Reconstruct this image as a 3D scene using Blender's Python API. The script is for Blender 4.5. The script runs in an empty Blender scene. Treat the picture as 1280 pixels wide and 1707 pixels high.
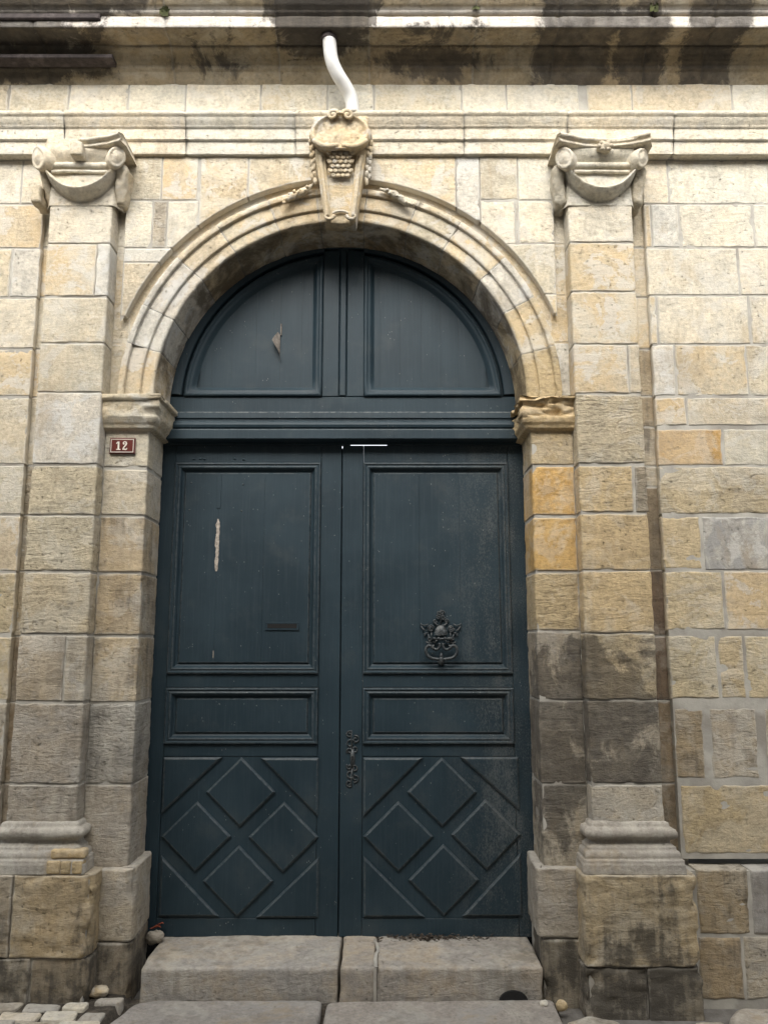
import bpy, math, random
import numpy as np

# ------------------------------------------------------------------ camera, light, exposure
S = bpy.context.scene
COL = S.collection
R = math.radians
cam_d = bpy.data.cameras.new('camera')
cam_d.sensor_fit = 'VERTICAL'; cam_d.sensor_height = 36.0; cam_d.lens = 36*1331/1707
cam_d.clip_start = 0.05; cam_d.clip_end = 500
cam = bpy.data.objects.new('camera', cam_d); COL.objects.link(cam)
cam.location = (0, -4.1, 1.65); cam.rotation_euler = (R(90+9.2), 0, 0)
S.camera = cam

SUN_EL, SUN_AZ = R(42), R(188)
W = bpy.data.worlds.new('World'); S.world = W; W.use_nodes = True
wn = W.node_tree.nodes; wl = W.node_tree.links
sky = wn.new('ShaderNodeTexSky'); sky.sky_type = 'NISHITA'; sky.sun_disc = False
sky.sun_elevation = SUN_EL; sky.sun_rotation = SUN_AZ
sky.air_density = 1.0; sky.dust_density = 3.0
hs = wn.new('ShaderNodeHueSaturation'); hs.inputs['Saturation'].default_value = 0.22   # thin even cloud: nearly white sky
bg = wn['Background']; bg.inputs['Strength'].default_value = 0.13
wl.new(sky.outputs[0], hs.inputs['Color']); wl.new(hs.outputs[0], bg.inputs['Color'])

sun_d = bpy.data.lights.new('sun', 'SUN'); sun_d.energy = 1.3; sun_d.angle = R(60); sun_d.color = (1.0, 0.94, 0.83)
sun = bpy.data.objects.new('sun', sun_d); COL.objects.link(sun)
# light comes from above the street, in front of the wall
sun.rotation_euler = (R(90)-SUN_EL, 0, R(180)-SUN_AZ)
sun.location = (0, -6, 12)

vs = S.view_settings
vs.view_transform = 'Standard'; vs.look = 'None'; vs.gamma = 1; vs.use_curve_mapping = False
vs.exposure = 1.62
S.cycles.max_bounces = 6; S.cycles.diffuse_bounces = 4; S.cycles.glossy_bounces = 3

rng = np.random.default_rng(7)
random.seed(7)

# ------------------------------------------------------------------ noise
def _h(ix, iy, iz):
    n = (ix*374761393 + iy*668265263 + iz*2147483647 + 1442695041) & 0xffffffff
    n = ((n ^ (n >> 13)) * 1274126177) & 0xffffffff
    n = ((n ^ (n >> 16)) * 2246822519) & 0xffffffff
    return ((n ^ (n >> 15)) & 0xffff)/32767.5-1.0
def vnoise(p):
    p = np.asarray(p, float); i = np.floor(p).astype(np.int64); f = p-i; f = f*f*(3-2*f)
    x, y, z = i[..., 0], i[..., 1], i[..., 2]; fx, fy, fz = f[..., 0], f[..., 1], f[..., 2]
    def L(a, b, t): return a+(b-a)*t
    return L(L(L(_h(x, y, z), _h(x+1, y, z), fx), L(_h(x, y+1, z), _h(x+1, y+1, z), fx), fy),
             L(L(_h(x, y, z+1), _h(x+1, y, z+1), fx), L(_h(x, y+1, z+1), _h(x+1, y+1, z+1), fx), fy), fz)
def fbm(p, sc, octv=3, seed=0.0):
    p = np.asarray(p, float)*np.asarray(sc, float)+seed*17.31+3.7
    o = 0; a = 1.0; t = 0
    for k in range(octv):
        o = o+a*vnoise(p); t += a; a *= .5; p = p*2.03+11.1
    return o/t

# ------------------------------------------------------------------ object helpers
def link(o, parent=None):
    COL.objects.link(o)
    if parent is not None: o.parent = parent
    return o
def empty(name, label=None, cat=None, group=None, kind=None, parent=None):
    o = bpy.data.objects.new(name, None); link(o, parent); o.empty_display_size = .1
    return tag(o, label, cat, group, kind)
def tag(o, label=None, cat=None, group=None, kind=None):
    if label: o['label'] = label
    if cat: o['category'] = cat
    if group: o['group'] = group
    if kind: o['kind'] = kind
    return o
def mesh(name, verts, faces, mat=None, parent=None, smooth=True, attrs=None, **props):
    me = bpy.data.meshes.new(name)
    me.from_pydata([tuple(map(float, v)) for v in verts], [], [tuple(map(int, f)) for f in faces])
    if smooth: me.polygons.foreach_set('use_smooth', [True]*len(me.polygons))
    if attrs:
        for k, a in attrs.items():
            at = me.attributes.new(k, 'FLOAT', 'POINT'); at.data.foreach_set('value', np.asarray(a, np.float32).ravel())
    if mat is not None and mat.name == 'limestone' and not (attrs and 'edge' in attrs):
        at = me.attributes.new('edge', 'FLOAT', 'POINT'); at.data.foreach_set('value', np.ones(len(me.vertices), np.float32))
    me.update()
    if mat: me.materials.append(mat)
    o = bpy.data.objects.new(name, me); link(o, parent)
    for k, v in props.items():
        if k == 'color': o.color = v
        else: o[k] = v
    return o
def gridfaces(nu, nv, closeu=False, off=0, flip=False):
    a = np.arange(nu*nv).reshape(nu, nv)+off
    if closeu: a = np.vstack([a, a[:1]])
    q = np.stack([a[:-1, :-1], a[1:, :-1], a[1:, 1:], a[:-1, 1:]], -1).reshape(-1, 4)
    return q[:, ::-1] if flip else q
def gnormals(V):
    du = np.gradient(V, axis=0); dv = np.gradient(V, axis=1)
    n = np.cross(du, dv); l = np.linalg.norm(n, axis=-1, keepdims=True)
    return n/np.maximum(l, 1e-9)
class MB:
    """collects shapes that belong to one mesh"""
    def __init__(s): s.v = []; s.f = []; s.n = 0; s.a = []
    def add(s, v, f, a=None):
        s.a += list(a) if a is not None else [0.0]*len(v)
        v = [tuple(map(float, p)) for p in v]; s.f += [tuple(int(i)+s.n for i in q) for q in f]; s.v += v; s.n += len(v)
    def grid(s, V, closeu=False, flip=False, caps=False, a=None):
        nu, nv = V.shape[:2]; f = [tuple(q) for q in gridfaces(nu, nv, closeu, 0, flip)]
        if caps:
            f.append(tuple(range(nv-1, -1, -1))); f.append(tuple(range((nu-1)*nv, nu*nv)))
        s.add(V.reshape(-1, 3), f, a)
    def box(s, x0, x1, y0, y1, z0, z1, b=.003):
        # box with small chamfers on the front edges (front = low y)
        b = min(b, (x1-x0)/3, (z1-z0)/3)
        v = [(x0, y1, z0), (x1, y1, z0), (x1, y1, z1), (x0, y1, z1),
             (x0, y0+b, z0), (x1, y0+b, z0), (x1, y0+b, z1), (x0, y0+b, z1),
             (x0+b, y0, z0+b), (x1-b, y0, z0+b), (x1-b, y0, z1-b), (x0+b, y0, z1-b)]
        f = [(8, 9, 10, 11), (4, 5, 9, 8), (5, 6, 10, 9), (6, 7, 11, 10), (7, 4, 8, 11),
             (0, 1, 5, 4), (1, 2, 6, 5), (2, 3, 7, 6), (3, 0, 4, 7), (3, 2, 1, 0)]
        s.add(v, f)
    def tube(s, pts, r, n=8, closed=False, ry=None):
        pts = np.array(pts, float); m = len(pts); r = np.broadcast_to(np.asarray(r, float), (m,))
        t = np.gradient(pts, axis=0) if not closed else np.roll(pts, -1, 0)-np.roll(pts, 1, 0)
        t /= np.maximum(np.linalg.norm(t, axis=1, keepdims=True), 1e-9)
        up = np.array([0, 1.0, 0]) if abs(t[:, 1]).max() < .9 else np.array([1.0, 0, 0])
        rows = []
        for i in range(m):
            a = np.cross(t[i], up); a /= max(np.linalg.norm(a), 1e-9); b = np.cross(a, t[i])
            k = np.arange(n)/n*2*math.pi
            rows.append(pts[i]+r[i]*(np.cos(k)[:, None]*a+np.sin(k)[:, None]*b*(ry or 1)))
        V = np.array(rows); f = []
        for i in range(m if closed else m-1):
            j = (i+1) % m
            for k in range(n): f.append((i*n+k, i*n+(k+1) % n, j*n+(k+1) % n, j*n+k))
        if not closed: f += [tuple(range(n-1, -1, -1)), tuple(range((m-1)*n, m*n))]
        s.add(V.reshape(-1, 3), f)
    def ball(s, c, r, nu=8, nv=12, noise=0, seed=0):
        r = np.broadcast_to(np.asarray(r, float), (3,)); th = np.linspace(0, math.pi, nu); ph = np.arange(nv)/nv*2*math.pi
        d = np.stack([np.sin(th)[:, None]*np.cos(ph), np.sin(th)[:, None]*np.sin(ph), np.cos(th)[:, None]*np.ones(nv)], -1)
        k = 1+noise*fbm(d, 1.7, 2, seed)[..., None] if noise else 1
        V = np.array(c)+d*r*k
        V = np.concatenate([V, V[:, :1]], 1)
        s.grid(V)
    def build(s, name, mat, parent=None, smooth=True, **props): return mesh(name, s.v, s.f, mat, parent, smooth, {'worn_glint': s.a} if any(s.a) else None, **props)

def prism(pts, y0, y1, bev=.006):
    """polygon pts (x,z), counter-clockwise seen from -y; front at y0, bevelled, back at y1"""
    p = np.array(pts, float); n = len(p)
    c = p.mean(0)
    inn = []
    for i in range(n):
        a, b, d = p[i-1], p[i], p[(i+1) % n]
        e1 = (b-a)/np.linalg.norm(b-a); e2 = (d-b)/np.linalg.norm(d-b)
        n1 = np.array([-e1[1], e1[0]]); n2 = np.array([-e2[1], e2[0]])
        m = n1+n2; m = m/max(m.dot(m)/2, .25)
        inn.append(b+m*bev)
    def ring(k):
        return [(x+(c[0]-x)*k, z+(c[1]-z)*k) for x, z in inn]
    v = [(x, y1, z) for x, z in p]+[(x, y0+bev*.7, z) for x, z in p]+[(x, y0, z) for x, z in inn]+[(x, y0, z) for x, z in ring(.03)]
    f = []
    for i in range(n):
        j = (i+1) % n
        f += [(i, j, n+j, n+i), (n+i, n+j, 2*n+j, 2*n+i), (2*n+i, 2*n+j, 3*n+j, 3*n+i)]
    f.append(tuple(range(3*n, 4*n)))
    return v, f

# ------------------------------------------------------------------ materials
class NT:
    def __init__(s, name, rough=.9):
        s.m = bpy.data.materials.new(name); s.m.use_nodes = True
        s.t = s.m.node_tree; s.N = s.t.nodes; s.L = s.t.links
        s.b = s.N['Principled BSDF']; s.b.inputs['Roughness'].default_value = rough
        s.P = s.N.new('ShaderNodeNewGeometry').outputs['Position']
        oi = s.N.new('ShaderNodeObjectInfo'); s.ocol = oi.outputs['Color']; s.rnd = oi.outputs['Random']
    def put(s, sock, v):
        if hasattr(v, 'links'): s.L.new(v, sock)
        elif isinstance(v, (tuple, list)) and len(v) == 3 and sock.type == 'RGBA': sock.default_value = (*v, 1)
        else: sock.default_value = v
    def math(s, op, a, b=0.0, clamp=False):
        n = s.N.new('ShaderNodeMath'); n.operation = op; n.use_clamp = clamp; s.put(n.inputs[0], a); s.put(n.inputs[1], b); return n.outputs[0]
    def vmath(s, op, a, b):
        n = s.N.new('ShaderNodeVectorMath'); n.operation = op; s.put(n.inputs[0], a); s.put(n.inputs[1], b); return n.outputs[0]
    def noise(s, vec, scale, detail=4, rough=.55, dist=0.0):
        n = s.N.new('ShaderNodeTexNoise'); s.put(n.inputs['Vector'], vec); n.inputs['Scale'].default_value = scale
        n.inputs['Detail'].default_value = detail; n.inputs['Roughness'].default_value = rough; n.inputs['Distortion'].default_value = dist
        return n.outputs['Fac']
    def noiseC(s, vec, scale):
        n = s.N.new('ShaderNodeTexNoise'); s.put(n.inputs['Vector'], vec); n.inputs['Scale'].default_value = scale; n.inputs['Detail'].default_value = 4
        return n.outputs['Color']
    def voro(s, vec, scale, feat='F1'):
        n = s.N.new('ShaderNodeTexVoronoi'); n.feature = feat; s.put(n.inputs['Vector'], vec); n.inputs['Scale'].default_value = scale
        return n.outputs['Distance']
    def ramp(s, v, a, b, lo=0.0, hi=1.0):
        n = s.N.new('ShaderNodeMapRange'); n.interpolation_type = 'SMOOTHSTEP'; s.put(n.inputs['Value'], v)
        for k, x in (('From Min', a), ('From Max', b), ('To Min', lo), ('To Max', hi)): s.put(n.inputs[k], x)
        return n.outputs[0]
    def mix(s, f, a, b, mode='MIX'):
        n = s.N.new('ShaderNodeMix'); n.data_type = 'RGBA'; n.blend_type = mode
        s.put(n.inputs[0], f); s.put(n.inputs[6], a); s.put(n.inputs[7], b); return n.outputs[2]
    def attr(s, name, kind='OBJECT'):
        n = s.N.new('ShaderNodeAttribute'); n.attribute_type = kind; n.attribute_name = name; return n.outputs['Fac']
    def col(s, c): s.put(s.b.inputs['Base Color'], c)
    def bump(s, h, strength=.5, dist=.004, prev=None):
        n = s.N.new('ShaderNodeBump'); n.inputs['Strength'].default_value = 1; n.inputs['Distance'].default_value = dist
        s.put(n.inputs['Height'], h); s.put(n.inputs['Strength'], strength)
        if prev is not None: s.L.new(prev, n.inputs['Normal'])
        return n.outputs[0]
    def done(s, nrm=None):
        if nrm is not None: s.L.new(nrm, s.b.inputs['Normal'])
        return s.m

def stone_material(name):
    m = NT(name, .92)
    off = m.vmath('MULTIPLY', m.rnd, (61.0, 37.0, 83.0)) if False else None
    c = m.N.new('ShaderNodeCombineXYZ')
    for i, k in enumerate((61.0, 37.0, 83.0)): m.L.new(m.math('MULTIPLY', m.rnd, k), c.inputs[i])
    Q = m.vmath('ADD', m.P, c.outputs[0])
    big = m.math('ADD', m.math('MULTIPLY', m.noise(Q, 3.2, 5, .6, .4), .6), m.math('MULTIPLY', m.noise(m.P, 1.9, 6, .62, .5), .4))
    med = m.noise(Q, 13, 6, .65)
    sm = m.noise(Q, 55, 4, .7)
    fine = m.noise(Q, 210, 3, .7)
    bed = m.noise(m.vmath('MULTIPLY', Q, (9, 9, 34)), 1.0, 6, .68, 1.1)      # horizontal tooling and bedding
    run = m.noise(m.vmath('MULTIPLY', m.P, (26, 26, 2.2)), 1.0, 4, .6)        # vertical run marks
    edge = m.attr('edge', 'GEOMETRY'); wash = m.attr('wash', 'GEOMETRY')
    tool = m.attr('tool'); grime = m.attr('grime'); ochre = m.attr('ochre'); lime = m.attr('lime'); cem = m.attr('cem')
    # own colour with mottling
    v = m.math('ADD', m.math('MULTIPLY', big, .55), m.math('MULTIPLY', med, .75))
    base = m.mix(1.0, m.ocol, m.ramp(v, .35, .95, .70, 1.30), 'MULTIPLY')
    base = m.mix(m.math('MULTIPLY', m.ramp(bed, .38, .66), .16), base, (.30, .25, .18))
    base = m.mix(1.0, base, m.ramp(sm, .28, .72, .80, 1.16), 'MULTIPLY')
    base = m.mix(m.math('MULTIPLY', m.math('SUBTRACT', 1.0, m.ramp(bed, .33, .46)), m.math('ADD', .10, m.math('MULTIPLY', tool, .42))), base, (.13, .105, .07))
    # rusty ochre patches
    o = m.math('MULTIPLY', m.ramp(m.math('ADD', big, m.math('MULTIPLY', m.math('SUBTRACT', med, .5), .5)), .42, .62), ochre)
    base = m.mix(o, base, (.50, .365, .19))
    # lime wash, scabs of old render
    l0 = m.math('ADD', m.math('MULTIPLY', m.noise(Q, 6.5, 7, .62, .8), .62), m.math('MULTIPLY', m.noise(m.P, 3.3, 7, .62, .6), .38))
    l = m.math('MULTIPLY', m.ramp(m.math('ADD', l0, m.math('MULTIPLY', m.math('SUBTRACT', sm, .5), .12)), .515, .56), lime)
    l = m.math('MAXIMUM', l, m.math('MULTIPLY', m.math('SUBTRACT', 1.0, m.ramp(m.math('ADD', edge, m.math('MULTIPLY', m.math('SUBTRACT', med, .5), 1.1)), .05, .40)), m.math('ADD', .22, m.math('MULTIPLY', lime, .5))))
    base = m.mix(l, base, (.56, .55, .515))
    base = m.mix(m.math('MULTIPLY', m.ramp(m.math('ADD', m.noise(Q, 4.1, 6, .6, .6), m.math('MULTIPLY', cem, .12)), .57, .63), cem), base, (.30, .295, .28))
    # pale scour and tan run-off that ignore the joints
    wsc = m.noise(m.vmath('MULTIPLY', m.P, (1, 1, .8)), 2.7, 8, .66, .7)
    base = m.mix(m.math('MULTIPLY', m.ramp(wsc, .52, .60), m.math('ADD', .16, m.math('MULTIPLY', lime, .45))), base, (.60, .575, .50))
    base = m.mix(m.math('MULTIPLY', m.math('SUBTRACT', 1.0, m.ramp(m.math('ADD', m.math('MULTIPLY', wsc, .75), m.math('MULTIPLY', run, .25)), .34, .46)), .38), base, (.33, .245, .135))
    # rain-washed faces
    base = m.mix(m.math('MULTIPLY', wash, m.ramp(run, .30, .62, .6, 1.0)), base, (.68, .64, .585))
    # soot and damp
    g = m.math('ADD', m.math('MULTIPLY', m.noise(m.P, 2.6, 6, .62, .5), .65), m.math('MULTIPLY', run, .35))
    g = m.math('ADD', g, m.math('ADD', m.math('MULTIPLY', m.math('SUBTRACT', med, .5), .45), m.math('MULTIPLY', m.math('SUBTRACT', sm, .5), .25)))
    g = m.math('MULTIPLY', m.ramp(m.math('ADD', g, m.math('MULTIPLY', grime, .20)), .57, .76), m.math('MINIMUM', m.math('MULTIPLY', grime, 1.6), 1.0))
    base = m.mix(m.math('MULTIPLY', g, .88), base, (.052, .046, .037))
    # soot crusts that run across several stones
    sx = m.N.new('ShaderNodeSeparateXYZ'); m.L.new(m.P, sx.inputs[0]); f = None
    for cx, cz, rx, rz, k in ((1.08, 1.36, .46, .44, 1.0), (1.22, 1.02, .34, .34, .8), (.86, 1.12, .22, .62, .9), (1.06, 4.90, .26, .36, 1.7), (1.82, 4.98, .19, .45, 1.9), (1.42, 4.90, .18, .24, 1.4),
                              (-.34, 5.05, .36, .19, 2.6), (-2.05, 5.10, .85, .16, 2.0), (-2.0, 4.88, .65, .14, 1.2), (.30, 4.88, .5, .10, .7), (-.9, 4.87, .35, .10, .5)):
        a = m.math('POWER', m.math('DIVIDE', m.math('SUBTRACT', sx.outputs[0], cx), rx), 2.0); b = m.math('POWER', m.math('DIVIDE', m.math('SUBTRACT', sx.outputs[2], cz), rz), 2.0)
        d = m.math('MULTIPLY', m.math('SUBTRACT', 1.0, m.math('SQRT', m.math('ADD', a, b))), k); f = d if f is None else m.math('MAXIMUM', f, d)
    wn = m.noise(m.vmath('MULTIPLY', m.P, (1, 1, .7)), 5.5, 8, .72, .5)
    s2 = m.math('MULTIPLY', m.ramp(m.math('ADD', m.math('MULTIPLY', f, .8), m.math('MULTIPLY', m.math('SUBTRACT', wn, .5), 2.3)), .12, .38), m.attr('soot'))
    base = m.mix(m.math('MULTIPLY', s2, m.ramp(med, .25, .75, .95, .68)), base, (.050, .043, .036))
    # patchy soot on sheltered arch stones
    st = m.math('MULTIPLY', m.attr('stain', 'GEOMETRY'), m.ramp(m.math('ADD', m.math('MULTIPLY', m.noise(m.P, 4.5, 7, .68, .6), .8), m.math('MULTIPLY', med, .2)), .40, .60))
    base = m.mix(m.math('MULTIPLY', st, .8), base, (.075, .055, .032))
    # pits
    pit = m.math('SUBTRACT', 1.0, m.ramp(m.math('ADD', sm, m.math('MULTIPLY', m.math('SUBTRACT', bed, .5), m.math('MULTIPLY', tool, .7))), .27, .37))
    pit = m.math('MULTIPLY', pit, m.attr('pits'))
    base = m.mix(m.math('MULTIPLY', pit, .7), base, (.10, .085, .055))
    m.col(base)
    h = m.math('ADD', m.math('MULTIPLY', bed, m.math('ADD', .10, m.math('MULTIPLY', tool, 1.05))), m.math('MULTIPLY', med, .28))
    h = m.math('ADD', h, m.math('MULTIPLY', sm, m.math('ADD', .20, m.math('MULTIPLY', tool, .45))))
    h = m.math('ADD', h, m.math('MULTIPLY', fine, .22))
    h = m.math('SUBTRACT', h, m.math('MULTIPLY', pit, .6))
    return m.done(m.bump(h, .9, .012))
STONE = stone_material('limestone')

def mortar_material():
    m = NT('grey_mortar', .95)
    a = m.noise(m.P, 7, 6, .6); b = m.noise(m.P, 60, 4, .7)
    c = m.mix(m.ramp(a, .35, .65), (.33, .315, .28), (.45, .43, .38))
    c = m.mix(m.ramp(m.noise(m.P, 3, 4), .5, .66), c, (.27, .25, .215))
    m.col(c)
    return m.done(m.bump(m.math('ADD', a, m.math('MULTIPLY', b, .4)), .7, .006))
MORTAR = mortar_material()

def paint_material():
    m = NT('blue_grey_paint', .5)
    wear = m.attr('wear')
    sx = m.N.new('ShaderNodeSeparateXYZ'); m.L.new(m.P, sx.inputs[0])
    grain = m.noise(m.vmath('MULTIPLY', m.P, (110, 110, 3.5)), 1.0, 5, .65, .3)
    cloud = m.noise(m.P, 2.6, 5, .6)
    spots = m.voro(m.vmath('MULTIPLY', m.P, (95, 95, 38)), 1.0)
    spsel = m.noise(m.P, 17, 2, .5)
    c = m.mix(m.ramp(cloud, .3, .7), (.0118, .0258, .0355), (.0195, .0375, .0495))
    c = m.mix(m.math('MULTIPLY', m.ramp(grain, .45, .75), .30), c, (.040, .056, .068))
    # dust veil in soft patches
    c = m.mix(m.math('MULTIPLY', m.ramp(m.noise(m.P, 5.5, 6, .65), .52, .75), .22), c, (.075, .082, .08))
    # small chips
    ch = m.math('MULTIPLY', m.math('SUBTRACT', 1.0, m.ramp(spots, .10, .17)), m.ramp(spsel, .60, .66))
    c = m.mix(m.math('MULTIPLY', ch, .7), c, (.30, .30, .28))
    # rubbed and dusty edges, plus highlights painted pale on bevels and mouldings
    wo = m.math('MULTIPLY', m.attr('worn_glint', 'GEOMETRY'), m.ramp(m.noise(m.P, 38, 5, .7), .34, .62))
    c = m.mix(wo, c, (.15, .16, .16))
    # weathered grain, strongest on the rain side of the right leaf
    side = m.ramp(sx.outputs[0], .22, .78)
    wr = m.math('MULTIPLY', wear, side)
    wv = m.math('MULTIPLY', m.ramp(m.math('ADD', m.noise(m.vmath('MULTIPLY', m.P, (190, 190, 90)), 1.0, 5, .75), m.math('MULTIPLY', m.math('SUBTRACT', m.noise(m.vmath('MULTIPLY', m.P, (9, 9, 3)), 1.0, 5, .6), .5), .6)), .46, .68), wr)
    c = m.mix(m.math('MULTIPLY', wv, .6), c, (.15, .155, .148))
    m.b.inputs['Specular IOR Level'].default_value = .32
    m.col(c)
    rg = m.math('ADD', .46, m.math('ADD', m.math('MULTIPLY', cloud, .16), m.math('MULTIPLY', wv, .4)))
    m.L.new(rg, m.b.inputs['Roughness'])
    h = m.math('ADD', grain, m.math('MULTIPLY', m.noise(m.P, 90, 3, .6), .25))
    h = m.math('SUBTRACT', h, m.math('MULTIPLY', wv, 1.2))
    return m.done(m.bump(h, .4, .0025))
PAINT = paint_material()

def simple(name, c, rough=.6, metal=0.0, var=.25, scale=30, bump=.3, dist=.002, c2=None, thr=(.5, .65)):
    m = NT(name, rough); m.b.inputs['Metallic'].default_value = metal
    a = m.noise(m.P, scale, 5, .65)
    k = m.mix(1.0, c, m.ramp(a, .3, .7, 1-var, 1+var), 'MULTIPLY')
    if c2: k = m.mix(m.ramp(m.noise(m.P, scale*.3, 6, .65), *thr), k, c2)
    m.col(k)
    return m.done(m.bump(a, bump, dist))
IRON = simple('dark_iron', (.036, .043, .047), .48, .2, .5, 90, .5, .002, (.095, .10, .10))
RUST = simple('dark_rusted_metal', (.035, .026, .025), .8, 0, .4, 40, .6, .004, (.075, .06, .058))
PVC = simple('white_plastic_pipe', (.72, .72, .70), .38, 0, .06, 20, .1, .001, (.46, .44, .40), (.60, .78))
BLACK = simple('dark_void', (.006, .006, .006), .9)
ENAMEL = simple('red_brown_enamel', (.105, .022, .016), .28, 0, .2, 30, .08, .001)
WHITE_EN = simple('white_enamel', (.68, .65, .58), .3, 0, .08, 40, .05, .001)
FLAKE = simple('curled_old_paint', (.16, .14, .12), .8, 0, .4, 60, .5, .002)
WOOD = simple('bare_grey_wood', (.36, .32, .275), .85, 0, .4, 60, .8, .004)
DIRT = simple('dark_dirt', (.048, .040, .030), .95, 0, .5, 60, 1.0, .01, (.10, .085, .065))
LEAF = simple('dry_leaf_brown', (.055, .042, .030), .85, 0, .5, 25, .4, .003)
REDLEAF = simple('red_dry_leaf', (.24, .05, .02), .7, 0, .3, 25, .3, .003)
WEED = simple('weed_green', (.075, .085, .025), .7, 0, .4, 30, .2, .002)
PLASTER = simple('grey_plaster', (.30, .275, .24), .9, 0, .12, 3, .3, .004)
GLASS = simple('dark_window_glass', (.03, .035, .04), .15)
def road_material():
    m = NT('street_stone', .9)
    a = m.noise(m.P, 9, 6, .65); b = m.noise(m.P, 70, 4, .7)
    m.col(m.mix(m.ramp(a, .3, .7), (.10, .092, .08), (.19, .18, .165)))
    return m.done(m.bump(m.math('ADD', a, m.math('MULTIPLY', b, .5)), .8, .01))
ROAD = road_material()

# colour of each kind of stone: base rgb, then shares of ochre, lime, soot, cement, and depth of tooling
KIND = {
 'C': ((.625, .575, .465), .16, .35, .06, .10, .30, .0014), 'c': ((.535, .48, .37), .20, .35, .10, .15, .35, .0016),
 'L': ((.58, .55, .48), .10, .75, .06, .20, .20, .0012), 'o': ((.57, .49, .355), .55, .55, .05, .05, .25, .0014),
 'O': ((.55, .45, .30), .55, .50, .05, .05, .30, .0018), 'A': ((.52, .325, .11), .35, .22, .08, .05, .35, .0020),
 't': ((0.476, 0.395, 0.254), .15, .25, .14, .18, .80, .0032), 'T': ((0.490, 0.380, 0.219), .25, .14, .12, .05, .75, .0034),
 's': ((0.482, 0.414, 0.291), .12, .22, .14, .08, 1.0, .0034), 'n': ((0.422, 0.351, 0.243), .20, .25, .45, .25, .60, .0026),
 'g': ((0.413, 0.364, 0.285), .15, .25, .35, .30, .70, .0028), 'G': ((0.353, 0.321, 0.268), .06, .15, .35, .25, 1.0, .0032),
 'b': ((0.296, 0.238, 0.156), .25, .12, .45, .15, .70, .0034), 'v': ((0.299, 0.281, 0.258), .00, .08, .30, .40, .10, .0008),
 'k': ((0.396, 0.319, 0.200), .20, .08, .35, .10, 1.0, .0042), 'K': ((0.330, 0.292, 0.226), .06, .06, .25, .25, .80, .0034),
 'd': ((.30, .265, .200), .10, .10, .45, .10, 1.0, .0080), 'N': ((.24, .185, .12), .10, .10, .45, .05, .15, .0010),
 'M': ((.145, .10, .066), .05, .10, .50, .05, .15, .0010), 'Q': ((0.384, 0.355, 0.306), .0, .12, .20, .20, .10, .0020),
 'x': ((.285, .232, .15), .20, .06, .35, .10, .35, .0016), 'X': ((0.248, 0.215, 0.161), .10, .06, .90, .10, .30, .0016),
 'P': ((.42, .405, .37), .05, .55, .10, .9, .10, .0018), 'p': ((0.392, 0.318, 0.200), .25, .10, .60, .15, .70, .0040),
 'S': ((0.354, 0.330, 0.295), .30, .10, .35, .25, .50, .0026),
}
def kprops(code, rs=None):
    b, oc, li, gr, ce, to, am = KIND[code]
    j = rng.uniform(-.07, .07); w = rng.uniform(-.03, .03)
    c = (b[0]*(1+j+w), b[1]*(1+j), b[2]*(1+j-w), 1)
    return dict(color=c, ochre=float(oc), lime=float(li), grime=float(gr), cem=float(ce), tool=float(to*rng.uniform(.55, 1.25)), pits=float(rng.uniform(.15, 1.0)), soot=1.0 if code in 'xX' else .86 if code in 'kK' else 0.0), am
WR = [
 (1.447,1.586,4.06,4.322,'C'),
 (1.593,2.15,4.06,4.322,'C'),
 (2.15,3.4,4.06,4.322,'C'),
 (1.447,1.481,3.8,4.053,'o'),
 (1.488,1.634,3.8,4.053,'L'),
 (1.644,2.045,3.8,4.053,'C'),
 (2.055,3.4,3.8,4.053,'C'),
 (1.447,1.943,3.52,3.792,'C'),
 (1.953,3.4,3.52,3.792,'C'),
 (1.447,1.484,3.239,3.513,'o'),
 (1.491,1.981,3.239,3.513,'C'),
 (1.994,3.4,3.239,3.513,'C'),
 (1.447,1.562,2.95,3.232,'L'),
 (1.572,1.95,2.95,3.232,'o'),
 (1.955,3.4,2.95,3.232,'c'),
 (1.447,1.609,2.786,2.937,'O'),
 (1.619,2.15,2.786,2.937,'c'),
 (2.15,3.4,2.786,2.937,'c'),
 (1.447,1.79,2.568,2.763,'A'),
 (1.8,2.15,2.568,2.763,'c'),
 (2.15,3.4,2.568,2.763,'t'),
 (1.447,2.2,2.306,2.561,'t'),
 (2.205,3.4,2.306,2.561,'t'),
 (1.447,1.647,2.016,2.294,'t'),
 (1.659,2.15,2.016,2.294,'P'),
 (2.155,3.4,2.016,2.294,'t'),
 (1.447,1.744,1.707,2.006,'t'),
 (1.753,2.3,1.707,2.006,'O'),
 (2.305,3.4,1.707,2.006,'t'),
 (1.447,1.691,1.365,1.68,'t'),
 (1.697,1.827,1.365,1.68,'t'),
 (1.833,2.3,1.365,1.68,'t'),
 (2.305,3.4,1.365,1.68,'t'),
 (1.447,1.6,0.975,1.321,'b'),
 (1.63,1.869,0.975,1.321,'g'),
 (1.904,2.4,0.975,1.321,'g'),
 (2.41,3.4,0.975,1.321,'t'),
 (1.465,2.1,0.622,0.947,'T'),
 (2.11,3.4,0.622,0.947,'t')
]
PLR = [
 (1.49,1.741,0.28,0.572,'b'),
 (1.747,2.1,0.28,0.572,'v'),
 (2.105,3.4,0.28,0.572,'g'),
 (1.48,1.688,-0.004,0.273,'b'),
 (1.694,2.0,-0.004,0.273,'g'),
 (2.005,3.4,-0.004,0.273,'g')
]
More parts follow.
